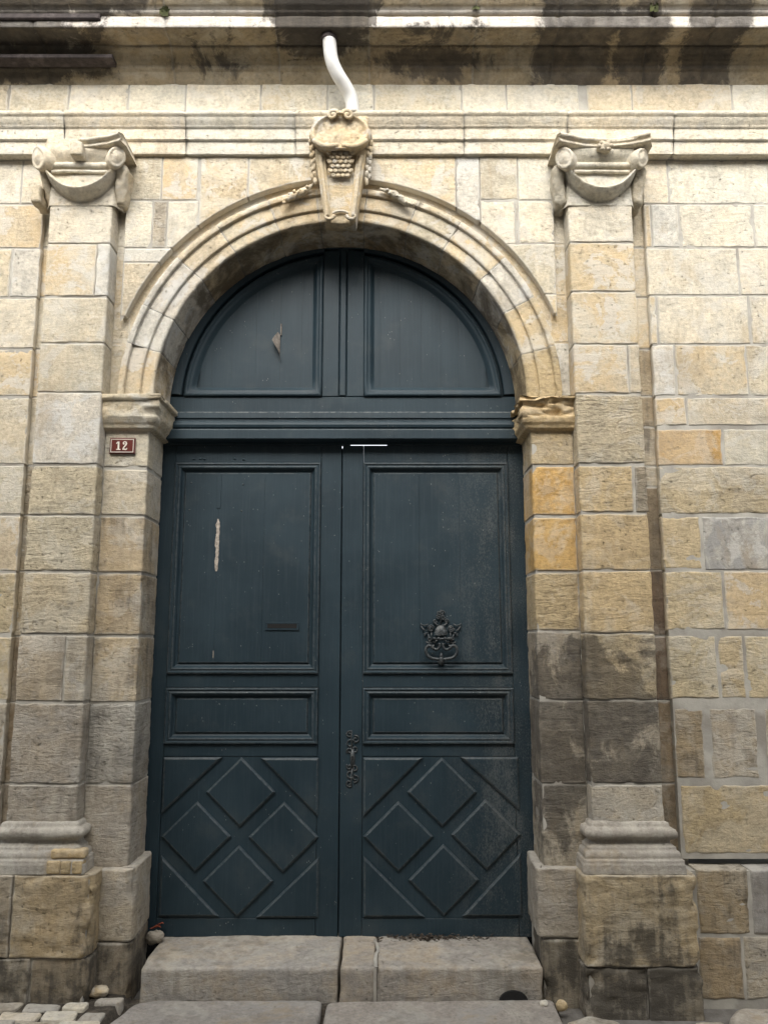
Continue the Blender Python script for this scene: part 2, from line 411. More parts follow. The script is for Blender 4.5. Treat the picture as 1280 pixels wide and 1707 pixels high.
WL = [
 (-2.6,-2.208,4.06,4.322,'C'),
 (-2.202,-2.031,4.06,4.322,'C'),
 (-2.024,-1.895,4.06,4.322,'C'),
 (-2.9,-2.35,3.796,4.053,'C'),
 (-2.345,-1.895,3.796,4.053,'o'),
 (-2.6,-2.05,3.509,3.789,'o'),
 (-2.045,-1.895,3.509,3.789,'L'),
 (-2.9,-2.4,3.215,3.499,'C'),
 (-2.395,-1.895,3.215,3.499,'C'),
 (-2.6,-1.895,2.947,3.205,'o'),
 (-2.9,-2.2,2.574,2.934,'c'),
 (-2.195,-1.895,2.574,2.934,'c'),
 (-2.6,-1.895,2.306,2.565,'c'),
 (-2.9,-2.02,2.009,2.294,'o'),
 (-2.015,-1.895,2.009,2.294,'o'),
 (-2.6,-1.895,1.689,1.997,'t'),
 (-2.9,-2.1,1.357,1.671,'g'),
 (-2.095,-1.895,1.357,1.671,'t'),
 (-2.6,-1.895,0.961,1.345,'g'),
 (-2.9,-2.2,0.622,0.947,'g'),
 (-2.195,-1.895,0.622,0.947,'g')
]
PLL = [
 (-2.7,-1.99,0.28,0.572,'g'),
 (-2.5,-1.99,-0.004,0.273,'g')
]
PL = [
 (-1.812,-1.472,3.769,4.017,'C'),
 (-1.812,-1.543,3.467,3.762,'o'),
 (-1.539,-1.472,3.467,3.762,'L'),
 (-1.812,-1.472,3.206,3.457,'c'),
 (-1.812,-1.472,2.936,3.199,'c'),
 (-1.812,-1.472,2.552,2.93,'L'),
 (-1.812,-1.472,2.289,2.542,'s'),
 (-1.812,-1.472,2.002,2.28,'s'),
 (-1.812,-1.472,1.688,1.99,'s'),
 (-1.812,-1.582,1.36,1.677,'g'),
 (-1.576,-1.472,1.36,1.677,'g'),
 (-1.812,-1.472,0.973,1.348,'G'),
 (-1.812,-1.472,0.779,0.964,'G')
]
PR = [
 (0.998,1.345,3.776,4.038,'C'),
 (0.998,1.345,3.495,3.769,'O'),
 (0.998,1.345,3.199,3.488,'o'),
 (0.998,1.278,2.93,3.193,'o'),
 (1.284,1.345,2.93,3.193,'c'),
 (0.998,1.345,2.555,2.92,'s'),
 (0.998,1.274,2.302,2.539,'T'),
 (1.286,1.345,2.302,2.539,'d'),
 (0.998,1.345,2.005,2.289,'T'),
 (0.998,1.345,1.694,1.999,'T'),
 (0.998,1.345,1.368,1.686,'k'),
 (0.998,1.345,0.973,1.36,'K'),
 (0.998,1.345,0.788,0.964,'g')
]
JL = [
 (-1.47,-1.24,2.555,2.759,'c'),
 (-1.47,-1.24,2.3,2.539,'c'),
 (-1.47,-1.24,2.003,2.287,'n'),
 (-1.47,-1.24,1.683,1.991,'n'),
 (-1.47,-1.24,1.351,1.671,'n'),
 (-1.47,-1.24,0.958,1.339,'G'),
 (-1.47,-1.24,0.551,0.95,'G')
]
JR = [
 (0.774,0.996,2.568,2.782,'T'),
 (0.774,0.996,2.3,2.555,'A'),
 (0.774,0.996,2.009,2.284,'A'),
 (0.774,0.996,1.707,1.997,'T'),
 (0.774,0.996,1.362,1.698,'K'),
 (0.774,0.996,0.958,1.354,'K'),
 (0.774,0.996,0.562,0.95,'K')
]
CH = [
 (-1.93,-1.77,3.819,4.111,'C'),
 (-1.93,-1.77,3.525,3.815,'o'),
 (-1.93,-1.77,3.227,3.522,'c'),
 (-1.93,-1.77,2.953,3.224,'o'),
 (-1.93,-1.77,2.576,2.95,'c'),
 (-1.93,-1.77,2.308,2.572,'n'),
 (-1.93,-1.77,2.011,2.305,'n'),
 (-1.93,-1.77,1.678,2.008,'n'),
 (-1.93,-1.77,1.347,1.675,'N'),
 (-1.93,-1.77,0.95,1.344,'N'),
 (-1.93,-1.77,0.571,0.947,'N'),
 (1.3,1.48,3.819,4.111,'c'),
 (1.3,1.48,3.525,3.815,'c'),
 (1.3,1.48,3.227,3.522,'o'),
 (1.3,1.48,2.96,3.224,'n'),
 (1.3,1.48,2.786,2.956,'n'),
 (1.3,1.48,2.572,2.783,'n'),
 (1.3,1.48,2.459,2.569,'n'),
 (1.3,1.48,2.017,2.456,'N'),
 (1.3,1.48,1.678,2.014,'M'),
 (1.3,1.48,1.353,1.675,'M'),
 (1.3,1.48,0.95,1.35,'N'),
 (1.3,1.48,0.571,0.947,'N'),
 (-1.51,-1.38,3.808,4.129,'C'),
 (-1.51,-1.38,3.4,3.804,'o'),
 (-1.51,-1.38,3.245,3.396,'c'),
 (-1.51,-1.38,2.95,3.241,'c'),
 (0.9,1.03,3.822,4.129,'c'),
 (0.9,1.03,3.522,3.819,'o'),
 (0.9,1.03,3.251,3.518,'O'),
 (0.9,1.03,2.95,3.248,'L')
]
FR = [
 (-3.2,-2.35,4.573,4.78,'C'),
 (-2.383,-2.131,4.573,4.78,'C'),
 (-2.124,-1.791,4.573,4.78,'C'),
 (-1.784,-1.454,4.573,4.78,'C'),
 (-1.447,-1.127,4.573,4.78,'C'),
 (-1.12,-0.701,4.573,4.78,'C'),
 (-0.694,-0.323,4.573,4.78,'C'),
 (-0.317,-0.061,4.573,4.78,'C'),
 (-0.054,0.436,4.573,4.78,'C'),
 (0.443,0.691,4.573,4.78,'C'),
 (0.698,1.103,4.573,4.78,'C'),
 (1.151,1.403,4.573,4.78,'C'),
 (1.409,1.971,4.573,4.78,'C'),
 (1.978,2.519,4.573,4.78,'C'),
 (2.55,3.4,4.573,4.78,'C')
]
# ------------------------------------------------------------------ stone builders
def ends(n, L, ds):
    """parameter list along a length with extra rows close to both ends"""
    a = [0, .003, .007, .012, .02]; m = max(2, int((L-.04)/ds)+1)
    if L < .06: return np.linspace(0, L, 7)
    return np.unique(np.concatenate([a, np.linspace(.02, L-.02, m), [L-x for x in a]]))
def round_path(path, rc=.009):
    p = [np.array(q, float) for q in path]; out = [p[0]]
    for i in range(1, len(p)-1):
        a = (p[i-1]-p[i]); b = (p[i+1]-p[i]); la, lb = np.linalg.norm(a), np.linalg.norm(b)
        r = min(rc, la*.3, lb*.3); A = p[i]+a/la*r; B = p[i]+b/lb*r
        out += [A, p[i]*.45+(A+B)*.275, B]
    out.append(p[-1]); return np.array(out)
def stone(name, parent, path, z0, z1, code, ds=.0125, depth=.03, rd=.0045, jit=.0045, gap=.0009, arris=.0, label=None, amp=None, corner=.009):
    props, am = kprops(code); am = amp if amp is not None else am
    if code in 'CcLoO': rd = min(rd, .003)
    rp = round_path(path, corner); seg = np.linalg.norm(np.diff(rp, axis=0), axis=1); cs = np.concatenate([[0], np.cumsum(seg)]); L = cs[-1]
    s = ends(0, L-2*gap, ds)+gap; s = np.unique(np.concatenate([s, cs[1:-1]]))
    s = s[np.concatenate([[True], np.diff(s) > 1e-4])]
    zz = ends(0, z1-z0-2*gap, ds)+z0+gap
    x = np.interp(s, cs, rp[:, 0]); y = np.interp(s, cs, rp[:, 1])
    t = np.stack([np.gradient(x, s), np.gradient(y, s)], 1); t /= np.linalg.norm(t, axis=1, keepdims=True)
    nrm = np.stack([t[:, 1], -t[:, 0]], 1)
    nu, nv = len(s), len(zz); sd = rng.uniform(0, 50)
    V = np.zeros((nu, nv, 3)); V[..., 0] = x[:, None]; V[..., 1] = y[:, None]; V[..., 2] = zz[None]
    ds_ = np.minimum(s-s[0], s[-1]-s)[:, None]; dz_ = np.minimum(zz-zz[0], zz[-1]-zz)[None]
    # uneven joints
    wz = np.exp(-dz_/.03); ws = np.exp(-ds_/.03)
    V[..., 2] += wz*jit*fbm(V*[1, 1, 0], 14, 3, sd)*1.3
    jx = ws*jit*fbm(V*[0, 0, 1], 14, 3, sd+3)*1.3
    V[..., 0] += jx*t[:, None, 0]; V[..., 1] += jx*t[:, None, 1]
    d = np.minimum(ds_, dz_)+0*V[..., 0]
    r = rd*(1+.8*fbm(V, 11, 2, sd+5)); r = np.maximum(r, .003)
    push = r*np.clip(1-d/r, 0, 1)**2
    chip = np.clip(fbm(V, 16, 3, sd+9)-.18, 0, 1)*np.exp(-d/.015)*.022
    push = push+chip
    if arris:
        for c in cs[1:-1]:
            dc = np.abs(s-c)[:, None]; push = push+np.exp(-dc/.022)*np.clip(fbm(V, 12, 3, sd+2)+.02, 0, 1)*arris
    h = am*(fbm(V, (7, 7, 26), 4, sd)*1.1+fbm(V, 5, 2, sd+1)*.8)
    h += np.clip(-fbm(V, (9, 9, 22), 3, sd+7)-.28, 0, 1)*-am*3.0
    off = h-push
    V[..., 0] += off*nrm[:, None, 0]; V[..., 1] += off*nrm[:, None, 1]
    E = np.clip(d/.028, 0, 1)
    # return into the joint
    P = np.pad(V, ((1, 1), (1, 1), (0, 0)), mode='edge'); E = np.pad(E, 1, mode='edge'); npd = np.pad(nrm, ((1, 1), (0, 0)), mode='edge')
    m = np.zeros(P.shape[:2], bool); m[0] = m[-1] = True; m[:, 0] = m[:, -1] = True
    P[m] -= (np.broadcast_to(np.concatenate([npd, np.zeros((len(npd), 1))], 1)[:, None], P.shape)*depth)[m]
    o = mesh(name, P.reshape(-1, 3), gridfaces(*P.shape[:2]), STONE, parent, True, {'edge': E}, **props)
    if label: o['label'] = label
    return o
def flat(name, parent, x0, x1, z0, z1, yf, code, **k):
    return stone(name, parent, [(x0, yf), (x1, yf)], z0, z1, code, **k)

CX, CZ = -0.235, 2.955
def arc_stone(name, parent, x0, x1, z0, z1, yf, code, side, rad=1.238, ds=.0125, depth=.05):
    """flat stone cut by the arch curve; side b: curve below, r/l: curve on that side"""
    props, am = kprops(code); g = .0008; sd = rng.uniform(0, 50)
    a = ends(0, x1-x0-2*g, ds)+x0+g; b = ends(0, z1-z0-2*g, ds)+z0+g
    A, B = np.meshgrid((a-a[0])/(a[-1]-a[0]), (b-b[0])/(b[-1]-b[0]), indexing='ij')
    X = a[0]+(a[-1]-a[0])*A; Z = b[0]+(b[-1]-b[0])*B
    if side == 'b':
        lo = CZ+np.sqrt(np.clip(rad**2-(X-CX)**2, 0, None)); lo = np.maximum(b[0], lo); lo = np.minimum(lo, b[-1]-.01); Z = lo+(b[-1]-lo)*B
    else:
        w = np.sqrt(np.clip(rad**2-(Z-CZ)**2, 0, None))
        if side == 'r': hi = np.maximum(np.minimum(a[-1], CX-w), a[0]+.004); X = a[0]+(hi-a[0])*A
        else: lo = np.minimum(np.maximum(a[0], CX+w), a[-1]-.004); X = lo+(a[-1]-lo)*A
    V = np.stack([X, np.full_like(X, yf), Z], -1)
    dx = np.minimum(A, 1-A)*(X.max(0)-X.min(0))[None]; dz = np.minimum(B, 1-B)*(Z.max(1)-Z.min(1))[:, None]
    d = np.minimum(dx, dz)
    V[..., 1] += .004*np.clip(1-d/.005, 0, 1)**2+np.clip(fbm(V, 16, 3, sd)-.2, 0, 1)*np.exp(-d/.018)*.02
    V[..., 1] -= am*(fbm(V, (7, 7, 22), 4, sd)+.8*fbm(V, 5, 2, sd+1))
    E = np.clip(d/.028, 0, 1)
    P = np.pad(V, ((1, 1), (1, 1), (0, 0)), mode='edge'); E = np.pad(E, 1, mode='edge')
    m = np.zeros(P.shape[:2], bool); m[0] = m[-1] = True; m[:, 0] = m[:, -1] = True
    P[m] += [0, depth, 0]
    return mesh(name, P.reshape(-1, 3), gridfaces(*P.shape[:2]), STONE, parent, True, {'edge': E}, **props)

def subdiv(pts, step):
    pts = [np.array(p, float) for p in pts]; out = [pts[0]]; 
    for a, b in zip(pts[:-1], pts[1:]):
        n = max(1, int(np.linalg.norm(b-a)/step)); out += [a+(b-a)*k/n for k in range(1, n+1)]
    return np.array(out)
def moulding(name, parent, path, prof, mat=STONE, code=None, step=.02, pstep=.012, amp=.0015, wear=.0, wash=None, props=None, caps=True, endgap=.0, rag=None):
    """sweep (out, z) profile along a horizontal path (x, y), mitred"""
    p = [np.array(q, float) for q in path]; pr = subdiv(prof, pstep)
    pos = []; nr = []; dist = []
    L = 0
    for i in range(len(p)-1):
        a, b = p[i], p[i+1]; t = (b-a)/np.linalg.norm(b-a); n = np.array([t[1], -t[0]]); m = max(1, int(np.linalg.norm(b-a)/step))
        for k in range(m+1):
            if i and k == 0: continue
            pos.append(a+(b-a)*k/m); nn = n
            if k == m and i < len(p)-2:
                t2 = (p[i+2]-b)/np.linalg.norm(p[i+2]-b); n2 = np.array([t2[1], -t2[0]]); mm = n+n2; nn = mm/(mm.dot(mm)/2)
            nr.append(nn)
    pos = np.array(pos); nr = np.array(nr)
    V = np.zeros((len(pos), len(pr), 3)); V[..., :2] = pos[:, None]+nr[:, None]*pr[None, :, :1]; V[..., 2] = pr[None, :, 1]
    sd = rng.uniform(0, 50); N = gnormals(V)
    nn3 = np.concatenate([nr, np.zeros((len(nr), 1))], 1)[:, None]
    s = np.sign((N*nn3).sum(-1).mean()); N *= s if s else 1
    h = amp*(fbm(V, 14, 4, sd)+fbm(V, 5, 2, sd+2))
    if wear: h = h-wear*np.clip(fbm(V, (12, 12, 22), 4, sd+4)+.05, 0, 1)
    if rag is not None: h = h-rag(V, sd)
    cs = np.concatenate([[0], np.cumsum(np.linalg.norm(np.diff(pos, axis=0), axis=1))]); d = np.minimum(cs, cs[-1]-cs)[:, None]
    h = h-.006*np.clip(1-d/.008, 0, 1)**2*(1 if endgap else 0)
    V = V+N*h[..., None]
    E = np.ones(V.shape[:2])*np.clip(d/.02, 0, 1) if endgap else np.ones(V.shape[:2])
    at = {'edge': E}
    if wash is not None: at['wash'] = np.broadcast_to(np.array([wash(o, z) for o, z in pr])[None], V.shape[:2])
    f = [tuple(q) for q in gridfaces(*V.shape[:2])]
    if caps: f += [tuple(range(len(pr)-1, -1, -1)), tuple(range((len(pos)-1)*len(pr), len(pos)*len(pr)))]
    pp = props if props is not None else (kprops(code)[0] if code else {})
    return mesh(name, V.reshape(-1, 3), f, mat, parent, mat is STONE, at if mat is STONE else {'worn_glint': at['wash']} if wash is not None else None, **pp)

def rblock(mb, x0, x1, y0, y1, z0, z1, r=.015, ds=.02, amp=.003, sc=9, seed=0, shear=None):
    lo = np.array([x0, y0, z0]); hi = np.array([x1, y1, z1]); r = min(r, *((hi-lo)/2.05))
    for ax in range(3):
        u, w = [(1, 2), (2, 0), (0, 1)][ax]
        def ax_pts(i):
            L = hi[i]-lo[i]; m = max(2, int((L-2*r)/ds)+1)
            return np.unique(np.concatenate([lo[i]+np.array([0, .3, .65, 1])*r, np.linspace(lo[i]+r, hi[i]-r, m), hi[i]-np.array([0, .3, .65, 1])*r]))
        A, B = np.meshgrid(ax_pts(u), ax_pts(w), indexing='ij')
        for sgn in (0, 1):
            P = np.zeros(A.shape+(3,)); P[..., u] = A; P[..., w] = B; P[..., ax] = hi[ax] if sgn else lo[ax]
            I = np.clip(P, lo+r, hi-r); D = P-I; n = D/np.maximum(np.linalg.norm(D, axis=-1, keepdims=True), 1e-9)
            V = I+n*r; V = V+n*(amp*(fbm(V, sc, 4, seed)+.6*fbm(V, sc*.4, 2, seed+2)))[..., None]
            if shear is not None: V = shear(V)
            mb.grid(V, flip=not sgn)

# ------------------------------------------------------------------ the stone front
FRONT = empty('masonry_facade', 'weathered cream stone wall with arch, pilasters, cornice and carved keystone', 'facade')
WALL_Y, CH_Y, JB_Y, PIL_Y, REC_Y, SP_Y = .02, .06, 0.0, -.085, .034, -.012

# mortar beds behind the stones
for b in ((-3.6, -1.9, WALL_Y+.0035, WALL_Y+.25, .60, 4.40),
          (-3.6, -1.9, -.049, .30, -.15, .565),
          (1.452, 3.6, WALL_Y+.0035, WALL_Y+.25, .60, 4.40),
          (1.452, 3.6, -.049, .30, -.15, .565),
          (-1.96, -1.475, CH_Y+.003, .30, -.15, 4.33),
          (.99, 1.50, CH_Y+.003, .30, -.15, 4.33),
          (-1.49, -1.246, .006, .275, -.1, 2.93),
          (.780, 1.01, .006, .275, -.1, 2.93),
          (-3.6, 3.6, .004, .30, 4.325, 4.95)):
    m = MB(); m.box(*b, .001); m.build('mortar_bed', MORTAR, FRONT, smooth=False)

for (x0, x1, z0, z1, c) in WR:
    wide = .004 if c in 'bg' else .0009
    flat('stone', FRONT, x0, x1, z0, z1, WALL_Y, c, gap=wide, rd=.008 if c in 'bgtT' else .0045, jit=.009 if c in 'bg' else .0045,
         label={'A': 'bright amber stone', 'P': 'stone smeared with grey cement'}.get(c))
for (x0, x1, z0, z1, c) in WL: flat('stone', FRONT, x0, x1, z0, z1, WALL_Y, c)
for (x0, x1, z0, z1, c) in PLR+PLL: flat('stone', FRONT, x0, x1, z0, min(z1, .575), -.055, c, rd=.010, depth=.09, amp=.004)
for (x0, x1, z0, z1, c) in CH[:-8]: flat('stone', FRONT, x0, x1, z0, z1, CH_Y, c, gap=.0015, jit=.001, rd=.004)
for (x0, x1, z0, z1, c) in CH[-8:]: flat('stone', FRONT, x0, x1, max(z0, 2.92), z1, REC_Y-.002, c, gap=.0015, jit=.001, rd=.004, depth=.01)
for (x0, x1, z0, z1, c) in FR: flat('frieze_stone', FRONT, x0, x1, z0, z1+.005, 0.0, random.choice('Cccc'), rd=.004, gap=.0006)
for z0, z1, c in [(q[2], q[3], q[4]) for q in JL]:
    stone('jamb_stone', FRONT, [(-1.47, JB_Y), (-1.24, JB_Y), (-1.243, .285)], z0, z1, c, arris=.006, corner=.010, rd=.003, gap=.0006, jit=.002)
for z0, z1, c in [(q[2], q[3], q[4]) for q in JR]:
    stone('jamb_stone', FRONT, [(.778, .285), (.774, JB_Y), (.996, JB_Y)], z0, z1, c, arris=.009, corner=.010, rd=.003, gap=.0006, jit=.002)

# pilasters: shaft stones wrap round both sides
def pilaster(data, xl, xr, label):
    p = empty('pilaster', parent=FRONT); p['label'] = label
    for (x0, x1, z0, z1, c) in data:
        path = [(x0, PIL_Y), (x1, PIL_Y)]
        if x0 <= xl+.02: path = [(xl, CH_Y+.01)]+[(xl, PIL_Y)]+path[1:]
        if x1 >= xr-.02: path = path[:-1]+[(xr, PIL_Y), (xr, CH_Y+.01)]
        stone('stone', p, path, z0, z1, c, arris=.005 if c in 'gGsTkKd' else .002, rd=.003, gap=.0008)
    mb = MB(); mb.box(xl+.006, xr-.006, PIL_Y+.0065, CH_Y+.01, .7, 4.1, .001); mb.build('mortar_core', MORTAR, p, smooth=False)
    return p
pilaster(PL, -1.812, -1.472, 'left pilaster with pale rough stones')
pilaster(PR, .998, 1.345, 'right pilaster with soot-blackened lower stones')

BASE = [(0, .80), (.010, .796), (.016, .786), (.016, .778), (.022, .775), (.036, .770), (.044, .757), (.045, .745), (.040, .731), (.026, .722), (.014, .718),
        (.013, .705), (.022, .694), (.034, .690), (.036, .674), (.046, .671), (.050, .662), (.053, .648), (.050, .640), (.062, .636), (.063, .622), (.066, .618), (.068, .572), (0, .572)]
for xl, xr, code, lab in ((-1.812, -1.472, 'Q', 'moulded base of the left pilaster'), (.998, 1.345, 'Q', 'moulded base of the right pilaster')):
    moulding('pilaster_base', FRONT, [(xl, .06), (xl, PIL_Y), (xr, PIL_Y), (xr, .06)], BASE, code=code, step=.012, pstep=.006, amp=.003, wear=.010)['label'] = lab
# brick-like repair in the left base
mb = MB()
for i, (xa, xb) in enumerate(((-1.575, -1.512), (-1.508, -1.462), (-1.458, -1.408))):
    mb = MB(); rblock(mb, xa, xb, -.157, -.10, .578, .634, .008, .012, .004, 25, i); mb.build('repair_stone', STONE, FRONT, **kprops('T')[0])
mb = MB(); rblock(mb, -1.565, -1.40, -.146, -.09, .640, .684, .014, .012, .006, 22, 8); mb.build('repair_stone', STONE, FRONT, **kprops('T')[0])

# pedestals
PY = -.165
def ped(rows):
    for path, z0, z1, c in rows: stone('pedestal_stone', FRONT, path, z0, z1, c, rd=.006, gap=.0006, depth=.11, arris=.034, corner=.02, jit=.005, amp=.009)
for a, b, y in ((-2.0, -1.375, PY+.022), (.940, 1.43, PY+.022), (-1.40, -1.215, -.024), (.755, .955, -.024)):
    mb = MB(); mb.box(a, b, y, .27 if y > -.1 else .05, -.1, .55, .001); mb.build('mortar_core', MORTAR, FRONT, smooth=False)
ped([([(-2.02, .05), (-2.02, PY), (-1.725, PY)], .215, .572, 'b'), ([(-1.72, PY), (-1.352, PY), (-1.352, .05)],   .215, .572, 'p'),
     ([(-2.02, .05), (-2.02, PY), (-1.62, PY)], -.06, .212, 'X'), ([(-1.616, PY+.01), (-1.352, PY+.01), (-1.352, .05)], -.06, .212, 'X')])
ped([([(.918, .05), (.918, PY), (1.452, PY), (1.452, .05)], .178, .576, 'p'),
     ([(.918, .05), (.918, PY+.004), (1.20, PY+.004)], -.07, .172, 'X'), ([(1.205, PY), (1.456, PY), (1.456, .05)], -.07, .174, 'X')])
for a, b, z0, z1, c in ((-1.40, -1.192, .245, .572, 'g'), (-1.40, -1.196, -.05, .24, 'X')):
    stone('jamb_block', FRONT, [(a, -.045), (b, -.045), (b-.012, .285)], z0, z1, c, rd=.008, depth=.05, arris=.02, corner=.03)
for a, b, z0, z1, c in ((.728, .955, .262, .575, 'G'), (.745, .955, -.05, .255, 'X')):
    stone('jamb_block', FRONT, [(a+.012, .285), (a, -.045), (b, -.045)], z0, z1, c, rd=.008, depth=.05, arris=.022, corner=.03)

# imposts
IMP = [(.0, 2.935), (.074, 2.930), (.078, 2.925), (.078, 2.902), (.064, 2.897), (.062, 2.815), (.060, 2.808), (.050, 2.800), (.047, 2.788), (.036, 2.776), (.030, 2.766), (.030, 2.757), (.014, 2.752), (0, 2.746)]
def rag_l(V, sd): return np.exp(-((V[..., 0]+1.185)**2+(V[..., 1]+.05)**2)/.0035)*np.clip(fbm(V, (16, 16, 45), 3, sd)+.25, 0, 1)*.05*(V[..., 2] > 2.80)+np.clip(fbm(V, (22, 22, 40), 4, sd+8)+.1, 0, 1)*.012*(V[..., 2] > 2.80)*(V[..., 2] < 2.90)
def rag_r(V, sd): return (np.clip(fbm(V, (16, 16, 44), 4, sd)+.22, 0, 1)*.040+np.clip(fbm(V, 9, 3, sd+3)+.25, 0, 1)*.034)*np.clip((V[..., 2]-2.795)/.02, 0, 1)*(V[..., 2] < 2.933)
moulding('impost', FRONT, [(-1.476, 0), (-1.24, 0), (-1.24, .285)], IMP, code='o', step=.009, pstep=.008, amp=.002, rag=rag_l)['label'] = 'left impost with a chipped corner'
moulding('impost', FRONT, [(.774, .285), (.774, 0), (.999, 0)], IMP, code='T', step=.009, pstep=.008, amp=.003, rag=rag_r)['label'] = 'right impost, badly eroded'

# recessed ground round the archivolt
mb = MB(); xs = np.unique(np.concatenate([np.linspace(-1.5, 1.03, 120), CX+1.14*np.cos(np.linspace(0, math.pi, 60))])); xs = xs[(xs >= -1.5) & (xs <= 1.03)]
for sgn in (0,):
    lo = np.where(np.abs(xs-CX) < 1.14, CZ+np.sqrt(np.clip(1.14**2-(xs-CX)**2, 0, None)), 2.92); k = np.linspace(0, 1, 40)
    Z = lo[:, None]+(4.335-lo[:, None])*k[None]; V = np.stack([np.broadcast_to(xs[:, None], Z.shape), np.full(Z.shape, REC_Y), Z], -1)
    V[..., 1] += .001*fbm(V, 9, 3, 1); mb.grid(V)
    B = V.copy(); B[..., 1] += .25; mb.grid(B, flip=True)
mb.build('arch_backing', STONE, FRONT, **kprops('o')[0])

# arch stones
AP = [(.982, .285), (1.0, .052), (1.001, .034), (1.004, .025), (1.060, .024), (1.064, .028), (1.067, .026), (1.067, .011), (1.070, .008), (1.142, .008), (1.146, .011), (1.149, .009), (1.149, -.008), (1.152, -.011), (1.178, -.011), (1.182, -.008), (1.184, .036)]
ARC = empty('archivolt', parent=FRONT)
APR = subdiv(AP, .014); tt = np.gradient(APR, axis=0); tt /= np.linalg.norm(tt, axis=1, keepdims=True); APN = np.stack([tt[:, 1], -tt[:, 0]], 1)
def voussoir(a0, a1, code):
    props, am = kprops(code); g = .0008/1.05; sd = rng.uniform(0, 50)
    th = (ends(0, (math.radians(a1-a0)-2*g)*1.05, .016)/1.05+math.radians(a0)+g)
    V = np.zeros((len(th), len(APR), 3)); d = np.minimum(th-th[0], th[-1]-th)*1.05
    sc = np.stack([np.cos(th), np.sin(th)], 1)
    r = APR[None, :, 0]+0*th[:, None]; y = APR[None, :, 1]+0*th[:, None]
    V[..., 0] = CX+r*sc[:, :1]; V[..., 1] = y; V[..., 2] = CZ+r*sc[:, 1:]
    h = .0016*(fbm(V, 12, 4, sd)+fbm(V, 4, 2, sd+1))-.003*np.clip(1-d/.005, 0, 1)[:, None]**2
    h -= np.clip(fbm(V, 15, 3, sd+4)-.25, 0, 1)*.016
    r = r+h*APN[None, :, 0]; y = y+h*APN[None, :, 1]
    V[..., 0] = CX+r*sc[:, :1]; V[..., 1] = y; V[..., 2] = CZ+r*sc[:, 1:]
    E = np.broadcast_to(np.clip(d/.02, 0, 1)[:, None], V.shape[:2])
    f = [tuple(q) for q in gridfaces(*V.shape[:2], flip=True)]; n = len(APR)
    f += [tuple(range(n)), tuple(range(len(th)*n-1, (len(th)-1)*n-1, -1))]
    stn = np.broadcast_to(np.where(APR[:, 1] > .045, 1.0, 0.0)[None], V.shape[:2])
    return mesh('voussoir', V.reshape(-1, 3), f, STONE, ARC, True, {'edge': E, 'stain': stn}, **props)
for a0, a1, c in ((-1.9, 13.0, 'T'), (13.0, 27.5, 'O'), (27.5, 40.7, 'L'), (40.7, 56.1, 'o'), (56.1, 69, 'o'), (69, 83.1, 'o'), (83.1, 97, 'o'),
                  (97, 110.2, 'o'), (110.2, 125.6, 'o'), (125.6, 139.3, 'o'), (139.3, 155, 'L'), (155, 166.2, 'L'), (166.2, 181.9, 'o')): voussoir(a0, a1, c)

# spandrels
for a in ((-1.429, -1.235, 4.062, 4.335, 'c', 'b'), (-1.232, -1.034, 4.062, 4.335, 'o', 'b'), (-1.020, -.756, 3.76, 4.335, 'O', 'b'), (-.751, -.20, 3.98, 4.335, 'o', 'b'),
          (-1.425, -1.276, 3.780, 4.056, 'C', 'r'), (-1.272, -1.196, 3.780, 4.056, 'g', 'r'), (-1.192, -1.024, 3.780, 4.056, 'C', 'r'),
          (-1.422, -1.10, 3.696, 3.775, 'L', 'r'), (-1.420, -1.20, 3.385, 3.692, 'c', 'r'),
          (-.19, .398, 4.0, 4.335, 'o', 'b'), (.402, .530, 3.94, 4.335, 'L', 'b'), (.534, .742, 4.066, 4.335, 'c', 'b'), (.746, .938, 4.062, 4.335, 'C', 'b'),
          (.534, .722, 3.80, 4.060, 'C', 'l'), (.742, .936, 3.806, 4.056, 'C', 'l'), (.66, .936, 3.512, 3.802, 'c', 'l'), (.80, .936, 3.400, 3.508, 'o', 'l')):
    arc_stone('spandrel_stone', FRONT, *a[:4], SP_Y, a[4], a[5])
mb = MB(); xs = np.linspace(-1.424, .934, 140); lo = CZ+np.sqrt(np.clip(1.244**2-(xs-CX)**2, .16, None)); k = np.linspace(0, 1, 8); Z = lo[:, None]+(4.335-lo[:, None])*k
V = np.stack([np.broadcast_to(xs[:, None], Z.shape), np.full(Z.shape, SP_Y+.004), Z], -1); mb.grid(V); mb.build('mortar_bed', MORTAR, FRONT)
flat('spandrel_stone', FRONT, .726, .740, 3.81, 4.05, SP_Y+.004, 'g', gap=.001, rd=.003)

# architrave
ARCH = [(0, 4.578), (.085, 4.558), (.088, 4.555), (.088, 4.533), (.078, 4.529), (.078, 4.522), (.072, 4.505), (.062, 4.490), (.058, 4.484), (.058, 4.476), (.050, 4.474), (.050, 4.409), (.049, 4.406), (.036, 4.404), (.036, 4.328), (.034, 4.324), (-.05, 4.322)]
jx = [-3.4, -2.5, -1.777, -1.102, -.494, .444, 1.019, 1.610, 2.32, 3.4]
for a, b in zip(jx[:-1], jx[1:]):
    dy = rng.uniform(-.003, .003)
    moulding('architrave_stone', FRONT, [(a, dy), (b, dy)], ARCH, code='C', step=.02, pstep=.012, amp=.0016, wear=.004, endgap=.004)

